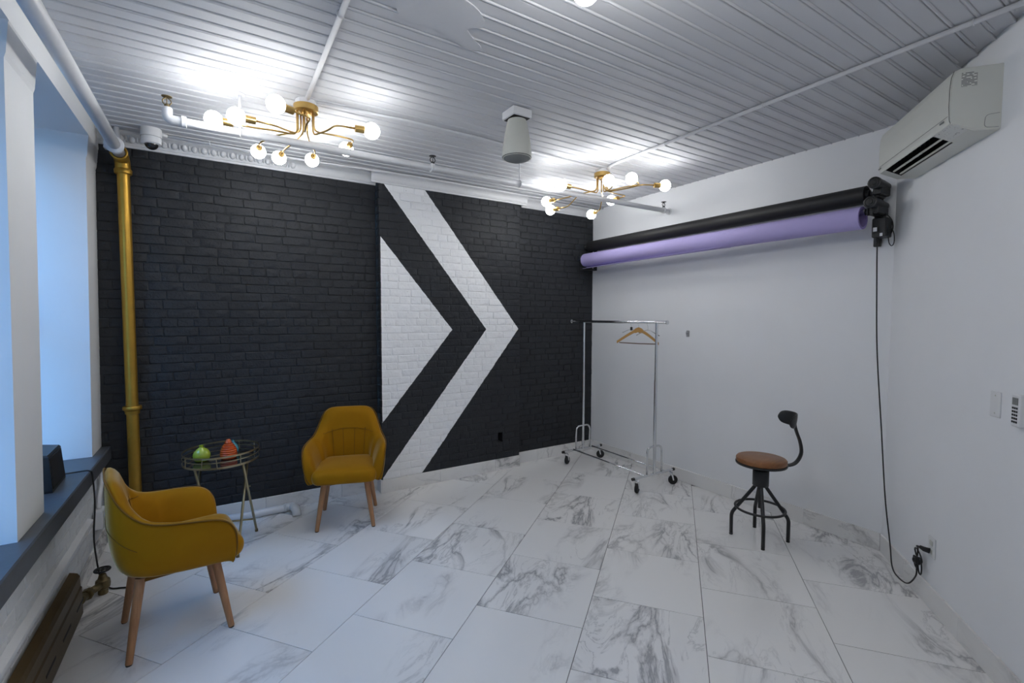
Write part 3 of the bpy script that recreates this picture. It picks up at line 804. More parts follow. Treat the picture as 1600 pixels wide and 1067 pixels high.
# ------------------------------------------------------------------ clothes rack and hangers
RK = thing('clothes_rack', 'chrome rolling clothes rack with black caster wheels in the corner', 'clothes rack', (3.442, 3.455, 0))
hy = .505
for sy in (-1, 1):
    y = sy*hy
    MB().cyl((-.272, y, .142), (.262, y, .142), .0115, None, 14).build('base_bar', M_chrome, RK, smooth=True, angle=50)
    for sx in (-.277, .267):
        MB().cyl((sx-.012, y, .142), (sx+.012, y, .142), .0145, None, 14).build('end_cap', M_rubber, RK, smooth=True, angle=50)
    MB().cyl((0, y, .142), (0, y, 1.556), .0125, None, 16).build('upright', M_chrome, RK, smooth=True, angle=50)
    MB().cyl((0, y, .142), (0, y, 1.02), .0148, None, 16).build('sleeve', M_chrome, RK, smooth=True, angle=50)
    MB().tube(fillet([(-.098, y, .145), (-.098, y, .405), (.098, y, .405), (.098, y, .145)], .06, 8), .0095, 12).build('hoop', M_chrome, RK, smooth=True)
    for sx, ra in ((-.235, R(25)), (.235, R(-30))):
        cst = MB().cyl((sx, y, .142), (sx, y, .118), .009, None, 12)
        cst.lathe([(.017, .112), (.019, .120)], (sx, y, 0), 14)
        c_ = cst.build('caster', M_chrome, RK, smooth=True, angle=50)
        dx, dy = math.cos(ra), math.sin(ra); ox, oy = -dy, dx   # roll direction and axle direction
        wc = Vector((sx+dx*.022, y+dy*.022, .045))
        fk = MB()
        for s2 in (-1, 1):
            a = Vector((sx, y, .116)) + Vector((ox, oy, 0))*s2*.017; b_ = wc + Vector((ox, oy, 0))*s2*.017
            fk.tube([a, a.lerp(b_, .5)+Vector((0, 0, .008)), b_], [.010, .010, .008], 8)
        fk.tube([Vector((sx, y, .117))+Vector((ox, oy, 0))*.018, Vector((sx, y, .117))-Vector((ox, oy, 0))*.018], .009, 8)
        fk.build('fork', M_chrome, c_, smooth=True, angle=50)
        MB().lathe([(.028, -.014), (.040, -.013), (.045, -.006), (.045, .006), (.040, .013), (.028, .014), (.012, .015)], wc, 24, (ox, oy, 0)).build('wheel', M_rubber, c_, smooth=True, angle=40)
for sx in (-.135, .135):
    MB().cyl((sx, -hy, .150), (sx, hy, .150), .0095, None, 12).build('base_rail', M_chrome, RK, smooth=True)
MB().cyl((0, -.615, 1.560), (0, .715, 1.560), .0135, None, 16).build('hanging_bar', M_chrome, RK, smooth=True)
for yy in (-.622, .722):
    MB().lathe([(.014, -.008), (.019, -.006), (.019, .006), (.014, .008)], (0, yy, 1.560), 16, (0, 1, 0)).build('bar_end', M_chrome, RK, smooth=True, angle=50)
# wooden hanger
HZ = 1.560+.0135
def hook(mb, c, z_drop, r=.0017, side=1, ang=0.0):
    d = Vector((math.cos(ang), math.sin(ang), 0)); P = []
    cz = HZ - .016 + .001
    for k in range(13):
        a = R(-35 + k*20); P.append(Vector(c)*1 + d*(.0175*math.cos(a)) + Vector((0, 0, cz + .0175*math.sin(a))))
    P += [Vector(c) + d*(-.013) + Vector((0, 0, cz-.020)), Vector(c) + Vector((0, 0, cz-.036)), Vector(c) + Vector((0, 0, z_drop))]
    return mb.tube(P, r, 6)
hx, hyy, hrot = 3.442, 3.168, R(-76)
HG = thing('coat_hanger', 'varnished wooden coat hanger with a dark trouser bar on the rack', 'hanger', (hx, hyy, 1.34), hrot)
mh = MB(); hook(mh, (0, 0, 0), HZ-.075, ang=R(90)); mh.v = [(x, y, z-1.34) for x, y, z in mh.v]; mh.build('hook', M_chrome, HG, smooth=True)
sh = []
for k in range(-14, 15):
    s = k/14; x = s*.218; z = .148 - .125*abs(s)**1.25; hgt = .030 - .008*abs(s) + (.016 if abs(s) < .16 else 0); ww = .0075
    bow = -.028*s*s
    sh.append([Vector((x, bow-ww, z-hgt/2)), Vector((x, bow+ww, z-hgt/2)), Vector((x, bow+ww, z+hgt/2)), Vector((x, bow-ww, z+hgt/2))])
MB().rings(sh, True, True, True).build('shoulders', M_hang, HG, smooth=True, angle=40)
MB().tube([(-.195, -.024, .018), (0, -.004, .014), (.195, -.024, .018)], .005, 8).build('trouser_bar', M_hang_bar, HG, smooth=True)
H2 = thing('clip_hanger', 'clear plastic hanger with a small black clip behind the wooden one', 'hanger', (3.442, 3.262, 1.40), R(-80))
mh = MB(); hook(mh, (0, 0, 0), HZ-.062, ang=R(90)); mh.v = [(x, y, z-1.40) for x, y, z in mh.v]; mh.build('hook', M_chrome, H2, smooth=True)
MB().bbox(-.012, .012, -.006, .006, .078, .112, .003).build('clip', M_rubber, H2)
MB().tube(fillet([(-.10, 0, .055), (-.03, 0, .085), (.03, 0, .085), (.10, 0, .055)], .02), .004, 6).build('body', M_clear, H2, smooth=True)
H3 = thing('wire_hanger', 'bare clear hanger hooked nearest the upright of the rack', 'hanger', (3.442, 3.055, 1.40), R(-78))
mh = MB(); hook(mh, (0, 0, 0), HZ-.085, ang=R(90)); mh.v = [(x, y, z-1.40) for x, y, z in mh.v]; mh.build('hook', M_chrome, H3, smooth=True)
MB().tube(fillet([(-.12, 0, .035), (-.02, 0, .085), (.02, 0, .085), (.12, 0, .035)], .02), .0035, 6).build('body', M_clear, H3, smooth=True)
# clear hook stuck on the wall behind
wh = thing('wall_hook', 'small clear hook stuck on the white wall beside the hanger', 'hook', (XB-.001, 2.92, 1.45))
MB().bbox(-.004, 0, -.018, .018, -.03, .03, .002).build('plate', M_clear, wh)
MB().tube(fillet([(-.004, 0, .005), (-.022, 0, -.012), (-.026, 0, .012)], .008), .003, 8).build('hook', M_clear, wh, smooth=True)

# ------------------------------------------------------------------ swivel stool
SX, SY = 3.316, 1.869
ST = thing('swivel_stool', 'black metal swivel stool with round wooden seat and curved backrest', 'stool', (SX, SY, 0))
MB().lathe([(.150, .560), (.164, .563), (.166, .570), (.166, .588), (.160, .595), (.05, .596), (.001, .596)], seg=48).build('seat', M_seatwood, ST, smooth=True, angle=50)
MB().lathe([(.08, .540), (.166, .546), (.169, .550), (.169, .561), (.150, .562)], seg=48).build('seat_ring', M_blackm, ST, smooth=True, angle=50)
MB().lathe([(.030, .505), (.034, .512), (.036, .540)], seg=24).build('bearing', M_blackm, ST, smooth=True, angle=50)
MB().lathe([(.050, .390), (.054, .394), (.054, .502), (.050, .506), (.02, .506)], seg=32).build('collar', M_blackm, ST, smooth=True, angle=50)
MB().cyl((0, 0, .225), (0, 0, .40), .013, None, 16).build('screw_post', M_blackm, ST, smooth=True, angle=50)
for fx, fy in ((3.203, 2.017), (3.167, 1.755), (3.437, 1.718), (3.456, 1.984)):
    d = Vector((fx-SX, fy-SY, 0)); L = .186; d.normalize()
    P = [d*.034 + Vector((0, 0, .42)), d*.034 + Vector((0, 0, .385)), d*.178 + Vector((0, 0, .175)), d*L + Vector((0, 0, .150)), d*L + Vector((0, 0, .014))]
    l = MB().tube(fillet(P, .045, 6), .0125, 12).build('leg', M_blackm, ST, smooth=True)
    MB().lathe([(.008, .010), (.008, .014)], d*L, 12).lathe([(.0125, 0), (.0125, .009)], d*L, 14).build('foot', M_rubber, l, smooth=True, angle=50)
MB().torus((0, 0, .225), .163, .0085, 48, 10).build('foot_ring', M_blackm, ST, smooth=True)
# backrest arm leaves the seat towards the wall side
va = Vector((SX, SY, 0)).normalized(); rgt = Vector((va.y, -va.x, 0)); bd = (rgt*math.cos(R(16)) + va*math.sin(R(16))).normalized(); bs = Vector((-bd.y, bd.x, 0))
P = [bd*.06+Vector((0,0,.543)), bd*.155+Vector((0,0,.546)), bd*.222+Vector((0,0,.570)), bd*.258+Vector((0,0,.640)), bd*.250+Vector((0,0,.720)), bd*.226+Vector((0,0,.790)), bd*.212+Vector((0,0,.840)), bd*.210+Vector((0,0,.880))]
P = catmull(P, 5); rings = []
for i, p in enumerate(P):
    t_ = (P[min(i+1, len(P)-1)] - P[max(i-1, 0)]).normalized(); nn = bs.cross(t_).normalized(); f = i/(len(P)-1)
    w = .024 if f < .5 else .024 - .006*(f-.5); h_ = .010
    rings.append([p + bs*w*math.cos(2*PI*k/12) + nn*h_*math.sin(2*PI*k/12) for k in range(12)])
MB().rings(rings, True, True, True).build('back_arm', M_blackm, ST, smooth=True)
rings = []                                         # curved back plate
for k in range(-10, 11):
    s = k/10; a = s*R(64); rad = .135
    c = bd*(.212 - rad + rad*math.cos(a)) + bs*(rad*math.sin(a)) ; c.z = .882
    nrm = bd*math.cos(a) + bs*math.sin(a); hh = .047*math.sqrt(max(.0, 1-abs(s)**5)) + .002
    lean = nrm*.012
    rings.append([c + Vector((0,0,-hh)) - lean*.5 + nrm*.004, c + nrm*.007, c + Vector((0,0,hh)) + lean*.5 + nrm*.004, c + Vector((0,0,hh+.002)) + lean*.5,
                  c + Vector((0,0,hh)) + lean*.5 - nrm*.004, c - nrm*.005, c + Vector((0,0,-hh)) - lean*.5 - nrm*.004, c + Vector((0,0,-hh-.002)) - lean*.5])
MB().rings(rings, True, True, True).build('backrest', M_blackm, ST, smooth=True, subsurf=1)

# ------------------------------------------------------------------ backdrop rolls and their drives
bk = thing('backdrop_roll', 'long black paper backdrop roll mounted high, above the lavender one', 'backdrop roll', (3.705, 2.80, 2.425), 0, 'paper backdrop rolls')
RB = .060
MB().rings([[Vector((RB*math.cos(a), y, RB*math.sin(a))) for a in [2*PI*k/36 for k in range(36)]] for y in (-1.372, 1.372)] , True).build('paper', M_blackpaper, bk, smooth=True)
for y, s in ((-1.372, -1), (1.372, 1)):
    MB().rings([[Vector((r_*math.cos(2*PI*k/36), y+dy, r_*math.sin(2*PI*k/36))) for k in range(36)] for r_, dy in ((RB, 0), (.034, 0), (.034, -s*.06), (.001, -s*.06))]).build('end', M_blackpaper, bk)
    MB().lathe([(.031, 0), (.031, .03), (.012, .034), (.012, .075)], (0, y-s*.012, 0), 18, (0, s, 0)).build('end_plug', M_blackp, bk, smooth=True, angle=50)
pr = thing('backdrop_roll', 'long lavender paper backdrop roll hanging below the black one', 'backdrop roll', (3.625, 2.80, 2.262), 0, 'paper backdrop rolls')
RP = .0735
rg = []
for y in (-1.385, -1.38, 1.355, 1.36):
    rg.append([Vector(((RP-(.001 if abs(y) > 1.357 else 0))*math.cos(2*PI*k/40), y, RP*math.sin(2*PI*k/40))) for k in range(40)])
MB().rings(rg, True).build('paper', M_purple, pr, smooth=True)
for y, s in ((-1.385, -1), (1.36, 1)):
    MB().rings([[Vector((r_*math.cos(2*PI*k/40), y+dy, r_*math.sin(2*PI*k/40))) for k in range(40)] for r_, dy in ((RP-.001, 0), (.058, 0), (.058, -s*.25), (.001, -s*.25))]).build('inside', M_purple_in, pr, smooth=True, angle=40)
    MB().lathe([(.022, 0), (.022, .06), (.010, .064), (.010, .10)], (0, y-s*.045, .034), 18, (0, s, 0)).build('end_plug', M_chrome, pr, smooth=True, angle=50)
# loose lower edge of the lavender paper at the far end
fl = []
for k in range(13):
    y = 1.36 - k*.15; d = max(0.0, 1-k/11)
    fl.append([Vector((.040, y, -.0625)), Vector((.010, y, -.076-.010*d)), Vector((-.030, y, -.074-.026*d)), Vector((-.046, y, -.066-.030*d)), Vector((-.045, y, -.064-.030*d)), Vector((-.028, y, -.072-.024*d)), Vector((.010, y, -.0745-.008*d)), Vector((.038, y, -.061))])
MB().rings(fl, True, True, True).build('loose_edge', M_purple, pr, smooth=True)

dr = thing('roller_drive', 'black motorised roller drive with a control box in the white corner', 'roller drive', (3.84, 1.405, 2.05))
def D(mb, name, mat, **kw): return mb.build(name, mat, dr, world=True, **kw)
D(MB().bbox(3.822, 3.849, 1.385, 1.425, 2.09, 2.53, .003), 'back_plate', M_blackm)
D(MB().bbox(3.775, 3.824, 1.380, 1.398, 2.14, 2.50, .003), 'bracket', M_blackm)
for xa, xb, yy, zz, rx_, rz_ in ((3.60, 3.795, 1.352, 2.473, 3.705, 2.425), (3.555, 3.78, 1.353, 2.345, 3.625, 2.296)):
    mt_ = D(MB().lathe([(.026, 0), (.037, .004), (.037, .030), (.033, .034), (.033, .10), (.030, .14), (.026, xb-xa)], (xa, yy, zz), 28, (1, 0, 0)), 'motor', M_blackp, smooth=True, angle=40)
    MB().lathe([(.010, -.010), (.016, -.008), (.017, .003)], (xa, yy, zz), 18, (1, 0, 0)).build('knob', M_blackm, mt_, smooth=True, angle=40, world=True)
    MB().torus((xa+.001, yy, zz), .027, .003, 28, 6, (1, 0, 0)).build('rim', M_blackm, mt_, smooth=True, world=True)
    D(MB().bbox(xa+.06, xb, yy-.024, yy+.028, zz-.066, zz-.015, .006), 'gear_housing', M_blackp)
    D(MB().tube([(rx_, yy-.01, rz_), (rx_, yy+.052, rz_)], .014, 14), 'spindle', M_blackm, smooth=True, angle=50)
    D(MB().lathe([(.020, 0), (.026, .004), (.026, .012), (.020, .016)], (rx_, yy+.024, rz_), 20, (0, 1, 0)), 'spindle_flange', M_blackm, smooth=True, angle=50)
    D(MB().bbox(rx_-.016, xb, yy+.002, yy+.024, min(rz_, zz)-.028, max(rz_, zz)-.005, .004), 'arm', M_blackm)
bx = D(MB().bbox(3.700, 3.795, 1.312, 1.392, 2.135, 2.262, .006), 'control_box', M_blackp)
MB().bbox(3.684, 3.700, 1.350, 1.385, 2.165, 2.205, .003).build('switch_bracket', M_blackm, bx, world=True)
MB().bbox(3.682, 3.685, 1.356, 1.378, 2.172, 2.198, .001).build('switch_plate', M_plastic_w, bx, world=True)
MB().bbox(3.697, 3.701, 1.330, 1.345, 2.140, 2.160, .001).build('small_label', M_plastic_w, bx, world=True)
D(MB().lathe([(.006, -.03), (.008, -.004), (.008, 0)], (3.72, 1.365, 2.137), 12), 'strain_relief', M_rubber, smooth=True)
lp = catmull([(3.74, 1.335, 2.315), (3.715, 1.322, 2.24), (3.72, 1.31, 2.17), (3.75, 1.30, 2.15)], 6); D(MB().tube(lp, .003, 6), 'wire', M_cable, smooth=True)
lp = catmull([(3.77, 1.345, 2.30), (3.795, 1.315, 2.25), (3.80, 1.31, 2.19), (3.77, 1.315, 2.15), (3.79, 1.308, 2.20), (3.785, 1.312, 2.24)], 6); D(MB().tube(lp, .0028, 6), 'wire', M_cable, smooth=True)
lp = catmull([(3.755, 1.318, 2.14), (3.752, 1.31, 2.095), (3.77, 1.302, 2.078), (3.79, 1.297, 2.10), (3.797, 1.30, 2.15), (3.79, 1.305, 2.18)], 6); D(MB().tube(lp, .0028, 6), 'wire', M_cable, smooth=True)
dl = thing('roller_bracket', 'black roller bracket on the dark wall at the far end of the rolls', 'bracket', (3.84, 4.23, 2.16))
def D2(mb, name, mat, **kw): return mb.build(name, mat, dl, world=True, **kw)
D2(MB().bbox(3.825, 3.849, 4.205, 4.245, 2.16, 2.50, .003), 'back_plate', M_blackm)
for rx_, rz_ in ((3.705, 2.425), (3.625, 2.296)):
    D2(MB().bbox(rx_-.02, 3.828, 4.232, 4.25, rz_-.018, rz_+.018, .003), 'arm', M_blackm)
    D2(MB().tube([(rx_, 4.19, rz_), (rx_, 4.255, rz_)], .014, 14), 'spindle', M_blackm, smooth=True, angle=50)
    D2(MB().lathe([(.022, 0), (.027, .004), (.027, .012), (.02, .016)], (rx_, 4.212, rz_), 20, (0, 1, 0)), 'spindle_flange', M_blackm, smooth=True, angle=50)
D2(MB().bbox(3.60, 3.835, 4.215, 4.240, 2.158, 2.180, .003), 'lower_arm', M_blackm)

# ------------------------------------------------------------------ power cord and outlet on the angled wall
ROTC = math.atan2(-DC.y, -DC.x)
def onC(along, z, out=0.0):
    p = Vector((XB, YBC, 0)) - DC*along - NC*out; p.z = z; return p
oc = thing('wall_outlet', 'white double outlet with a black plug on the angled wall', 'outlet', onC(.662, .278), ROTC)
MB().bbox(-.037, .037, -.006, -.0005, 0, .115, .002).build('cover_plate', M_plastic_w, oc)
for z in (.034, .081): MB().bbox(-.017, .017, -.0085, -.005, z-.014, z+.014, .002).build('socket_face', M_acw, oc)
cord = thing('power_cord', 'black power cord hanging from the roller drive to the outlet', 'cord', onC(.35, 0, .04))
bun = onC(.585, .215, .035)
P = [(3.72, 1.365, 2.12), (3.722, 1.360, 1.9), (3.732, 1.345, 1.4), (3.730, 1.30, .85), (3.722, 1.262, .42), (3.69, 1.215, .14), onC(.275, .020, .035), onC(.385, .006, .040), onC(.49, .030, .035), onC(.565, .115, .03), bun - Vector((0, 0, .03))]
MB().tube(catmull(P, 8), .0042, 8).build('cable', M_cable, cord, smooth=True, world=True)
rnd = random.Random(4)
for k, (w, h, a0) in enumerate(((.048, .034, .5), (.046, .036, 1.4), (.026, .026, .2), (.020, .034, 2.2), (.032, .022, 1.0), (.024, .024, 2.8))):
    c = bun + Vector((0, 0, (.028, -.022, 0, .006, -.008, .002)[k])) - DC*(-.012, .018, 0, .004, -.006, .0)[k]
    P = [c + (DC*math.cos(a0)+Vector((0, 0, math.sin(a0))))*w*math.cos(2*PI*i/16) + (Vector((0, 0, math.cos(a0)))-DC*math.sin(a0))*h*.6*math.sin(2*PI*i/16) - NC*(.004*k-.010) for i in range(16)]
    MB().tube(P, .0042, 6, closed=True).build('coil', M_cable, cord, smooth=True, world=True)
MB().cyl(bun-DC*.012-NC*.0, bun+DC*.012, .013, .013, 12).build('tie', M_rubber, cord, smooth=True, angle=50, world=True)
P = [bun+Vector((0, 0, .03)), bun+Vector((0, 0, .075))-DC*.004, onC(.612, .312, .050), onC(.640, .320, .046)]
MB().tube(catmull(P, 6), .0042, 8).build('cable', M_cable, cord, smooth=True, world=True)
MB().tube([onC(.635, .319, .046), onC(.650, .315, .034), onC(.660, .312, .010)], [.009, .013, .015], 12).build('plug', M_rubber, cord, smooth=True, world=True)
sw = thing('blank_plate', 'blank white switch plate on the angled wall', 'wall plate', onC(1.140, 1.160), ROTC)
MB().bbox(-.036, .036, -.005, -.0005, 0, .115, .002).build('cover_plate', M_plastic_w, sw)
for z in (.018, .097): MB().lathe([(.004, 0), (.003, .0015)], (0, -.005, z), 12, (0, -1, 0)).build('screw', M_acw, sw, smooth=True, angle=50)
rm = thing('remote_control', 'grey remote control in a wall holder at the right edge', 'remote', onC(1.305, 1.150), ROTC)
MB().bbox(-.026, .026, -.022, -.001, 0, .135, .004).build('body', M_plastic_w, rm)
MB().bbox(-.018, .018, -.0232, -.0215, .092, .122, .0006).build('screen', M_grille, rm)
for i in range(3):
    for j in range(5): MB().bbox(-.017+i*.0125, -.008+i*.0125, -.0240, -.0215, .016+j*.0145, .025+j*.0145, .001).build('button', M_rubber, rm)

# ------------------------------------------------------------------ wall air conditioner
AZ = 2.457
ac = thing('air_conditioner', 'ivory split air conditioner with an open vent high on the angled wall', 'air conditioner', onC(0.662, AZ), ROTC)
# local x: towards the camera along the wall, local -y: out of the wall
XA0, XA1 = -.415, .415
off = (Vector((3.015, .654, 0)) - onC(.662, 0))
XA1 = off.dot(-DC); XA0 = XA1 - .815
prof = [(0, .0), (-.095, .004), (-.182, .046), (-.1865, .060), (-.190, .12), (-.190, .20), (-.186, .250), (-.176, .280), (-.15, .291), (0, .291)]
def acsec(x, d=0.0):
    return [Vector((x, y + (d if y < -.01 else 0), z - (d*.8 if z > .2 else (-d*.8 if z < .02 else 0)))) for y, z in prof]
vx0, vx1 = XA0+.085, XA1-.165
body = MB().rings([acsec(XA0, .012), acsec(XA0+.012), acsec(vx0)], True, True, False).rings([acsec(vx1), acsec(XA1-.006), acsec(XA1, .006)], True, False, True)
# between the vent ends the sloped underside is open
sec = lambda x: acsec(x)
A, B_ = sec(vx0), sec(vx1)
lo = Vector((0, -.099, .0058)); hi = Vector((0, -.1795, .0446))
def q4(a, b, c, d, mb=body): mb.add([a, b, c, d], [(0, 1, 2, 3)])
for i in range(len(prof)):
    j = (i+1) % len(prof)
    if i == 1:
        for a, b_ in ((A[1], lo), (hi, A[2])):
            q4(Vector((vx0, a.y, a.z)), Vector((vx1, a.y, a.z)), Vector((vx1, b_.y, b_.z)), Vector((vx0, b_.y, b_.z)))
    else: q4(A[i], B_[i], B_[j], A[j])
body.build('body', M_acw, ac, smooth=True, angle=28)
cav = MB(); up = Vector((0, .026, .070))
for a, b_ in ((lo, lo+up), (hi, hi+up*.75), (lo+up, hi+up*.75)):
    q4(Vector((vx0, a.y, a.z)), Vector((vx1, a.y, a.z)), Vector((vx1, b_.y, b_.z)), Vector((vx0, b_.y, b_.z)), cav)
for x in (vx0, vx1): q4(*[Vector((x, p.y, p.z)) for p in (lo, hi, hi+up*.75, lo+up)], cav)
cav.build('vent_cavity', M_darkvent, ac, fix=False)
for f in (.10, .52):
    c = lo.lerp(hi, f)+up*.06; dd = (hi-lo).normalized()*.0045
    MB().prism([(c.y-dd.y, c.z-dd.z), (c.y+dd.y, c.z+dd.z), (c.y+dd.y+.003, c.z+dd.z+.006), (c.y-dd.y+.003, c.z-dd.z+.006)], 'x', vx0+.002, vx1-.002).build('louver', M_acw, ac)
for k in range(12):
    x = vx0 + (k+.5)*(vx1-vx0)/12; c = lo.lerp(hi, .5)+up*.45
    MB().box(x-.001, x+.001, c.y-.018, c.y+.018, c.z-.018, c.z+.018).build('vane', M_blackp, ac)
for fx in (.28, .55, .62):
    x = vx0 + fx*(vx1-vx0); c = lo.lerp(hi, .55)+up*.03
    MB().sphere((x, c.y, c.z), .008, 10, 6, (1.4, .8, .8)).build('louver_clip', M_acw, ac, smooth=True)
# seams, display panel and label
MB().tube([(XA1-.0012-.0, y-.0012, z) for y, z in [(-.182, .046), (-.1865, .060), (-.190, .12), (-.190, .20), (-.186, .25), (-.176, .28)]], .0012, 5).build('panel_gap', M_blackp, ac)
MB().tube([(XA0+.02, -.1905, .082), (XA1-.01, -.1905, .082)], .001, 5).build('panel_line', M_grille, ac)
dd = (Vector((0, -.182, .046)) - Vector((0, -.095, .004))); nn = Vector((0, -dd.z, dd.y)).normalized()*.0012
if nn.z > 0: nn = -nn
pa = Vector((0, -.112, .0122))+nn; pb = Vector((0, -.180, .045))+nn
MB().add([Vector((vx1+.006, pa.y, pa.z)), Vector((XA1-.012, pa.y, pa.z)), Vector((XA1-.006, pb.y, pb.z)), Vector((vx1+.006, pb.y, pb.z)),
          Vector((vx1+.006, pa.y, pa.z))-nn*.9, Vector((XA1-.012, pa.y, pa.z))-nn*.9, Vector((XA1-.006, pb.y, pb.z))-nn*.9, Vector((vx1+.006, pb.y, pb.z))-nn*.9],
         [(0,1,2,3), (4,7,6,5), (0,4,5,1), (1,5,6,2), (2,6,7,3), (3,7,4,0)]).build('display_panel', M_panel, ac)
MB().box(XA1-.0035, XA1+.0008, -.150, -.092, .205, .268).build('rating_label', M_label, ac)
MB().tube(fillet([(XA1+.0005, -.006, .072), (XA1+.0005, -.056, .068), (XA1+.0005, -.060, .012), (XA1+.0005, -.008, .010)], .018), .0011, 5).build('knockout_line', M_grille, ac)
for xx in (XA1-.06, XA0+.03): MB().bbox(xx-.018, xx+.018, -.1925, -.190, .066, .074, .0005).build('badge', M_grille, ac)

# ------------------------------------------------------------------ pendant speaker
ps = thing('pendant_speaker', 'pale grey cone speaker hung under a white box on the ceiling', 'speaker', (1.615, 2.505, ZC-.003))
MB().bbox(-.068, .068, -.068, .068, -.050, 0, .004).build('mount_box', M_plastic_w, ps)
MB().box(-.058, .058, -.058, .058, -.052, -.049).build('opening_shade', M_darkvent, ps)  # dark plate stands for the shade inside the open box
MB().lathe([(.030, -.052), (.058, -.058), (.066, -.090), (.078, -.150), (.088, -.215), (.0925, -.265), (.092, -.282), (.088, -.288)][::-1], seg=40).build('housing', M_spk, ps, smooth=True, angle=50)
MB().lathe([(.001, -.312), (.040, -.307), (.070, -.296), (.087, -.285), (.088, -.280)], seg=40).build('grille', M_grille, ps, smooth=True)
MB().torus((0, 0, -.283), .0895, .0028, 40, 6).build('grille_ring', M_blackp, ps, smooth=True)
MB().cyl((0, 0, -.06), (0, 0, -.045), .006, None, 8).build('stem', M_chrome, ps)

# ------------------------------------------------------------------ sprinkler pipe
SYP, SZP = 3.17, 2.66
sp_ = thing('sprinkler_pipe', 'white sprinkler pipe under the ceiling with three upright heads', 'pipe', (1.8, SYP, SZP))
def W(mb, name, mat, root, **kw): return mb.build(name, mat, root, world=True, **kw)
W(MB().tube(fillet([(-.188, SYP, SZP+.060), (-.188, SYP, SZP+.004), (-.10, SYP, SZP), (XB-.001, SYP, SZP-.002)], .05, 8), .0215, 16), 'run', M_wpipe, sp_, smooth=True)
W(MB().tube(fillet([(-.188, SYP, SZP+.055), (-.188, SYP, SZP+.0), (-.12, SYP, SZP), (-.115, SYP, SZP)], .04, 8), .0245, 16), 'elbow', M_wpipe, sp_, smooth=True, angle=50)
for x in (-.115, 1.31, 3.745): W(MB().lathe([(.026, -.012), (.030, -.010), (.030, .010), (.026, .012)], (x+(.02 if x > 0 else 0), SYP, SZP), 18, (1, 0, 0)), 'coupling', M_wpipe, sp_, smooth=True, angle=50)
W(MB().lathe([(.024, 0), (.034, .002), (.034, .006), (.022, .010)], (XB-.012, SYP, SZP-.002), 20, (1, 0, 0)), 'escutcheon', M_wpipe, sp_, smooth=True, angle=50)
for x, mt_, z0 in ((-.188, M_oldbrass, SZP+.054), (1.334, M_blackm, SZP+.018), (3.766, M_blackm, SZP+.018)):
    h = W(MB().lathe([(.013, 0), (.013, .016), (.009, .018), (.009, .024)], (x, SYP, z0), 14), 'sprinkler_head', mt_, sp_, smooth=True, angle=50)
    if x > 0: W(MB().lathe([(.018, -.014), (.018, .004)], (x, SYP, z0), 14), 'boss', M_wpipe, sp_, smooth=True, angle=50)
    for s in (-1, 1):
        MB().tube(fillet([(x+s*.008, SYP, z0+.018), (x+s*.020, SYP, z0+.032), (x+s*.018, SYP, z0+.046), (x, SYP, z0+.060)], .008), .0032, 6).build('frame_arm', mt_, h, smooth=True, world=True)
    MB().cyl((x, SYP, z0+.02), (x, SYP, z0+.058), .0025, None, 6).build('fuse', mt_, h, world=True)
    MB().lathe([(.005, .058), (.024, .062), (.025, .064), (.006, .066)], (x, SYP, z0), 18).build('deflector', mt_, h, smooth=True, angle=40, world=True)
for x in (.152, 2.07):
    W(MB().cyl((x, SYP, SZP+.02), (x, SYP, ZC-.002), .0055 if x > 1 else .0085, None, 10), 'hanger_rod', M_wpipe, sp_, smooth=True)
    W(MB().lathe([(.024, -.009), (.026, -.006), (.026, 0)], (x, SYP, ZC-.003), 18), 'ceiling_flange', M_wpipe, sp_, smooth=True, angle=50)
    W(MB().torus((x, SYP, SZP), .026, .004, 24, 6, (1, 0, 0)), 'hanger_loop', M_wpipe, sp_, smooth=True)

# ------------------------------------------------------------------ conduits on the ceiling
ZK = ZC-.016
def conduit(name, label, pts, r=.011, clamps=(), cat='conduit'):
    root = thing(name, label, cat, (Vector(pts[0])+Vector(pts[-1]))/2)
    W(MB().tube(fillet(pts, .06, 6), r, 12), 'tube', M_wpipe, root, smooth=True)
    for c in clamps:
        W(MB().torus(c, r+.002, .003, 18, 6, Vector(pts[1])-Vector(pts[0])), 'clamp', M_wpipe, root, smooth=True)
    return root
conduit('ceiling_conduit', 'white conduit on the ceiling running to the lamp above the chairs', [(.455, YREAR+.05, ZK), (.484, 2.985, ZK)], .0125, [(.475, 2.1, ZK)])
conduit('ceiling_conduit', 'white conduit crossing the ceiling boards towards the air conditioner', [(2.765, .50, ZK), (2.81, 2.90, ZK), (2.85, 3.0, ZK-.002)], .0115, [(2.787, 1.62, ZK), (2.80, 2.35, ZK), (2.77, .7, ZK)])
conduit('ceiling_conduit', 'thin white conduit linking the two lit ceiling lamps', [(.54, 3.02, ZK+.002), (1.10, 2.982, ZK+.004), (1.57, 2.989, ZK+.004), (2.79, 3.04, ZK+.002)], .0085, [(1.55, 2.989, ZK+.004)])
conduit('cornice_conduit', 'thin white conduit running along the cornice from the dome camera', [(-.27, 4.10, 2.852), (.50, 4.105, 2.845), (1.5, 4.09, 2.862), (3.84, 4.11, 2.866)], .0095, [(.0, 4.10, 2.850), (.75, 4.10, 2.849), (1.75, 4.09, 2.862)])
for (x, y), lab in ((FIX1, 'white round box above the lamp over the chairs'), (FIX2, 'white round box above the lamp by the corner')):
    pass

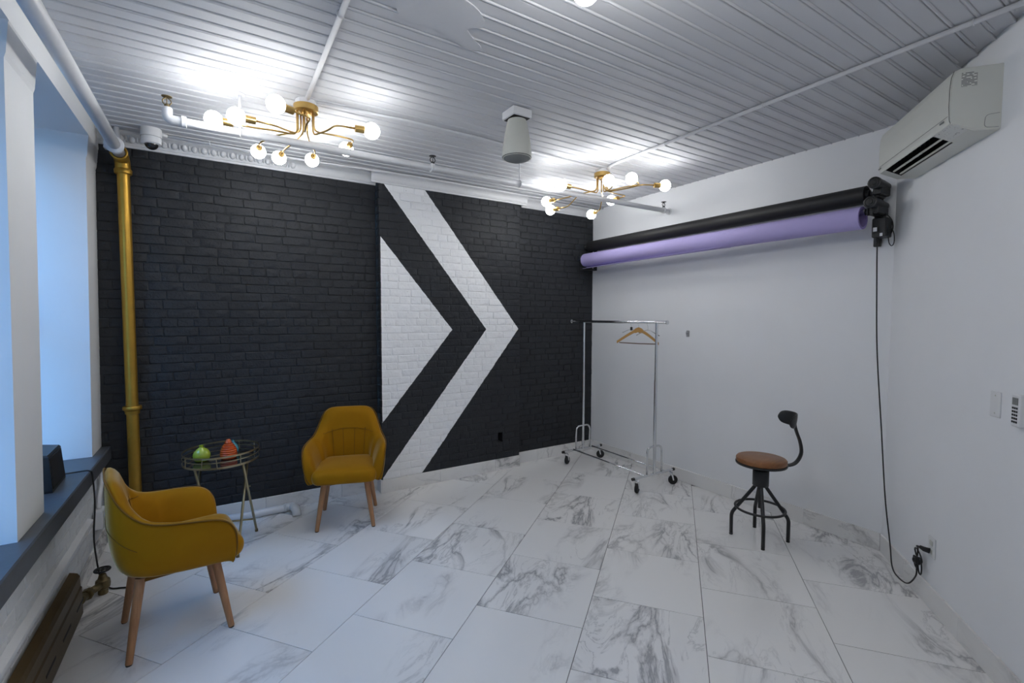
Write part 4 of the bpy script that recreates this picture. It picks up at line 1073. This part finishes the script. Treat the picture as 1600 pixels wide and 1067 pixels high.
# ------------------------------------------------------------------ pipes at the window wall
gp = thing('riser_pipe', 'gold painted vertical pipe in the corner of the black wall', 'pipe', (-.507, 4.205, 0))
W(MB().cyl((-.507, 4.205, 0), (-.507, 4.205, 2.60), .036, None, 24), 'pipe', M_gold, gp, smooth=True, angle=50)
W(MB().lathe([(.036, -.03), (.042, -.028), (.044, -.004), (.052, 0), (.055, .006), (.055, .022), (.050, .028), (.038, .030)], (-.507, 4.205, .945), 24), 'coupling', M_gold, gp, smooth=True, angle=40)
W(MB().lathe([(.037, -.036), (.049, -.032), (.051, -.008), (.046, .0)], (-.507, 4.205, 2.612), 24), 'top_collar', M_gold, gp, smooth=True, angle=40)
PX, PZ = -.527, 2.692
W(MB().tube(fillet([(-.507, 4.205, 2.575), (-.510, 4.205, PZ-.012), (-.512, 4.10, PZ)], .06, 8), .044, 24), 'elbow', M_gold, gp, smooth=True)
W(MB().torus((-.512, 4.09, PZ), .042, .008, 28, 8, (0, 1, 0)), 'elbow_rim', M_gold, gp, smooth=True)
hp = thing('ceiling_pipe', 'thick white pipe along the window wall just under the ceiling', 'pipe', (-.52, 1.9, PZ))
W(MB().tube([(-.512, 4.12, PZ), (-.520, 2.2, PZ+.005), (-.522, YREAR+.01, PZ+.01)], .034, 24), 'run', M_wpipe, hp, smooth=True)
W(MB().lathe([(.034, -.06), (.042, -.055), (.043, -.01), (.051, -.006), (.052, .012), (.046, .018), (.035, .022)], (-.513, 3.93, PZ), 24, (0, -1, 0)), 'coupling', M_wpipe, hp, smooth=True, angle=40)
vp = thing('vertical_pipe', 'short white vertical pipe from ceiling to cornice in the left corner', 'pipe', (-.548, 4.16, 2.70))
W(MB().cyl((-.530, 4.17, 2.74), (-.530, 4.17, ZC-.002), .016, None, 14), 'pipe', M_wpipe, vp, smooth=True, angle=50)
W(MB().cyl((-.572, 4.17, 2.74), (-.572, 4.17, ZC-.002), .013, None, 14), 'pipe', M_wpipe, vp, smooth=True, angle=50)
W(MB().bbox(-.60, -.50, 4.15, 4.205, 2.725, 2.745, .004), 'bracket', M_wpipe, vp)
fp = thing('floor_pipe', 'white drain pipe along the floor with an elbow, behind the tray table', 'pipe', (.2, 4.2, 0))
W(MB().tube([(-.36, 4.20, .034), (.46, 4.195, .034)], .028, 20), 'run', M_pvc, fp, smooth=True, angle=50)
W(MB().tube(fillet([(.44, 4.195, .036), (.505, 4.192, .040), (.520, 4.09, .040), (.520, 4.055, 0.001)], .045, 8), .033, 20), 'elbow', M_pvc, fp, smooth=True)
W(MB().torus((.455, 4.195, .036), .032, .005, 24, 6, (1, 0, 0)), 'collar', M_pvc, fp, smooth=True)

# ------------------------------------------------------------------ dome camera
dc = thing('dome_camera', 'white dome security camera with a smoked lens by the cornice', 'camera', (-.335, 4.075, ZC-.003))
MB().lathe([(.050, -.105), (.056, -.100), (.058, -.060), (.060, -.058), (.060, -.004), (.058, 0)], seg=36).build('base', M_plastic_w, dc, smooth=True, angle=40)
MB().torus((0, 0, -.059), .0592, .0012, 36, 6).build('base_seam', M_grille, dc)
MB().sphere((0, 0, -.100), .040, 28, 14, (1, 1, 1)).build('lens_dome', M_dome, dc, smooth=True)
MB().tube([(.055, .0, -.028), (.085, .02, -.027)], .011, 10).build('cable_gland', M_plastic_w, dc, smooth=True)

# ------------------------------------------------------------------ radiator, valve, raceway and outlet under the sill
rd = thing('radiator', 'bronze painted low convector radiator under the window sill', 'radiator', (-.66, 2.6, 0))
prof = [(XD+.014, .012), (-.636, .012), (-.634, .020), (-.634, .160), (-.640, .168), (-.640, .222), (-.650, .238), (XD+.014, .250)]
mb = MB(); y0, y1 = 1.35, 3.285
mb.add([(x, y0, z) for x, z in prof] + [(x, y1, z) for x, z in prof], [tuple(range(8)), tuple(range(15, 7, -1))] + [(i, (i+1) % 8, (i+1) % 8+8, i+8) for i in range(8)])
W(mb, 'cover', M_bronze, rd)
for k in range(7):
    yy = 1.6 + k*.26; W(MB().box(-.636, -.6325, yy, yy+.14, .085, .097), 'slot_shade', M_darkvent, rd)  # dark strips on the cover paint the shade of slots, nothing is cut
W(MB().tube([(-.655, 3.27, .075), (-.640, 3.36, .070)], .021, 14), 'outlet_pipe', M_oldbrass, rd, smooth=True)
W(MB().lathe([(.024, -.018), (.030, -.014), (.030, .014), (.024, .018)], (-.632, 3.385, .068), 8, (.1, 1, 0)), 'union_nut', M_oldbrass, rd, smooth=True, angle=20)
vv = thing('radiator_valve', 'tarnished brass radiator valve with a black handwheel on the floor', 'valve', (-.585, 3.495, 0))
W(MB().lathe([(.022, 0), (.024, .004), (.024, .03), (.033, .038), (.036, .060), (.033, .082), (.024, .090), (.020, .100), (.016, .116), (.008, .118), (.008, .140)], (-.585, 3.495, 0), 20), 'body', M_oldbrass, vv, smooth=True, angle=40)
W(MB().tube([(-.590, 3.48, .060), (-.628, 3.40, .067)], .020, 14), 'inlet', M_oldbrass, vv, smooth=True)
W(MB().torus((-.585, 3.495, .142), .034, .0065, 28, 8), 'handwheel', M_rubber, vv, smooth=True)
W(MB().box(-.617, -.553, 3.490, 3.500, .140, .145).box(-.590, -.580, 3.463, 3.527, .140, .145), 'wheel_spokes', M_rubber, vv)
rw = MB().prism([(XD+.002, .322), (XD+.030, .325), (XD+.032, .333), (XD+.032, .350), (XD+.002, .362)], 'y', .30, 3.78).build('trim_5', M_trim); struct(rw, 'white wooden ledge along the wall under the sill', 'trim')
ob = thing('outlet_box', 'white surface outlet box with conduit near the corner under the sill', 'outlet', (XD+.008, 3.955, .215))
W(MB().bbox(XD+.009, XD+.055, 3.90, 4.01, .235, .355, .004), 'box', M_plastic_w, ob)
W(MB().bbox(XD+.055, XD+.059, 3.905, 4.005, .240, .350, .001), 'cover', M_acw, ob)
W(MB().tube(catmull([(XD+.030, 3.955, .355), (XD+.030, 3.99, .42), (XD+.026, 4.08, .48), (XD+.024, 4.10, .592)], 6), .012, 10), 'conduit', M_wpipe, ob, smooth=True)
W(MB().bbox(XD+.028, XD+.062, 4.005, 4.025, .275, .31, .003), 'plug', M_rubber, ob)

# ------------------------------------------------------------------ speaker box on the sill and its cable
sb = thing('speaker_box', 'black speaker box standing on the window sill in the far niche', 'speaker', (-.825, 3.43, ZS))
mb = MB(); bot = [(-.105, -.155), (.095, -.150), (.085, .150), (-.105, .155)]
bt = [Vector((x, y, 0)) for x, y in bot]; tp = [Vector((x*.86+(.0), y*.90, .212 - (.02 if x > 0 else 0))) for x, y in bot]
mb.rings([bt, [p*1.0+Vector((0, 0, .012)) for p in bt], [p.lerp(q, .95) for p, q in zip(bt, tp)], [Vector((p.x*.93, p.y*.95, p.z)) for p in tp]], True, True, True)
mb.build('cabinet', M_blackp, sb)
g1, g2, g3, g4 = bt[1].lerp(tp[1], .08), bt[2].lerp(tp[2], .08), bt[2].lerp(tp[2], .9), bt[1].lerp(tp[1], .9)
e = Vector((.003, 0, 0)); MB().add([g1.lerp(g2, .05)+e, g1.lerp(g2, .95)+e, g4.lerp(g3, .95)+e, g4.lerp(g3, .05)+e, g1.lerp(g2, .05), g1.lerp(g2, .95), g4.lerp(g3, .95), g4.lerp(g3, .05)],
    [(0,1,2,3), (4,7,6,5), (0,4,5,1), (1,5,6,2), (2,6,7,3), (3,7,4,0)]).build('grille', M_rubber, sb)
P = [(-.80, 3.592, ZS+.04), (-.76, 3.605, ZS+.012), (-.70, 3.62, ZS+.008), (-.645, 3.62, ZS+.006), (-.632, 3.62, ZS-.03), (-.628, 3.63, .50), (-.636, 3.615, .30), (-.618, 3.56, .17), (-.60, 3.55, .06), (-.56, 3.53, .008), (-.50, 3.50, .006), (-.40, 3.46, .006)]
cb = MB().tube(catmull(P, 7), .0045, 8).build('speaker_cable', M_cable, smooth=True)
tag(cb, 'black cable drooping from the sill speaker to the floor', 'cable')
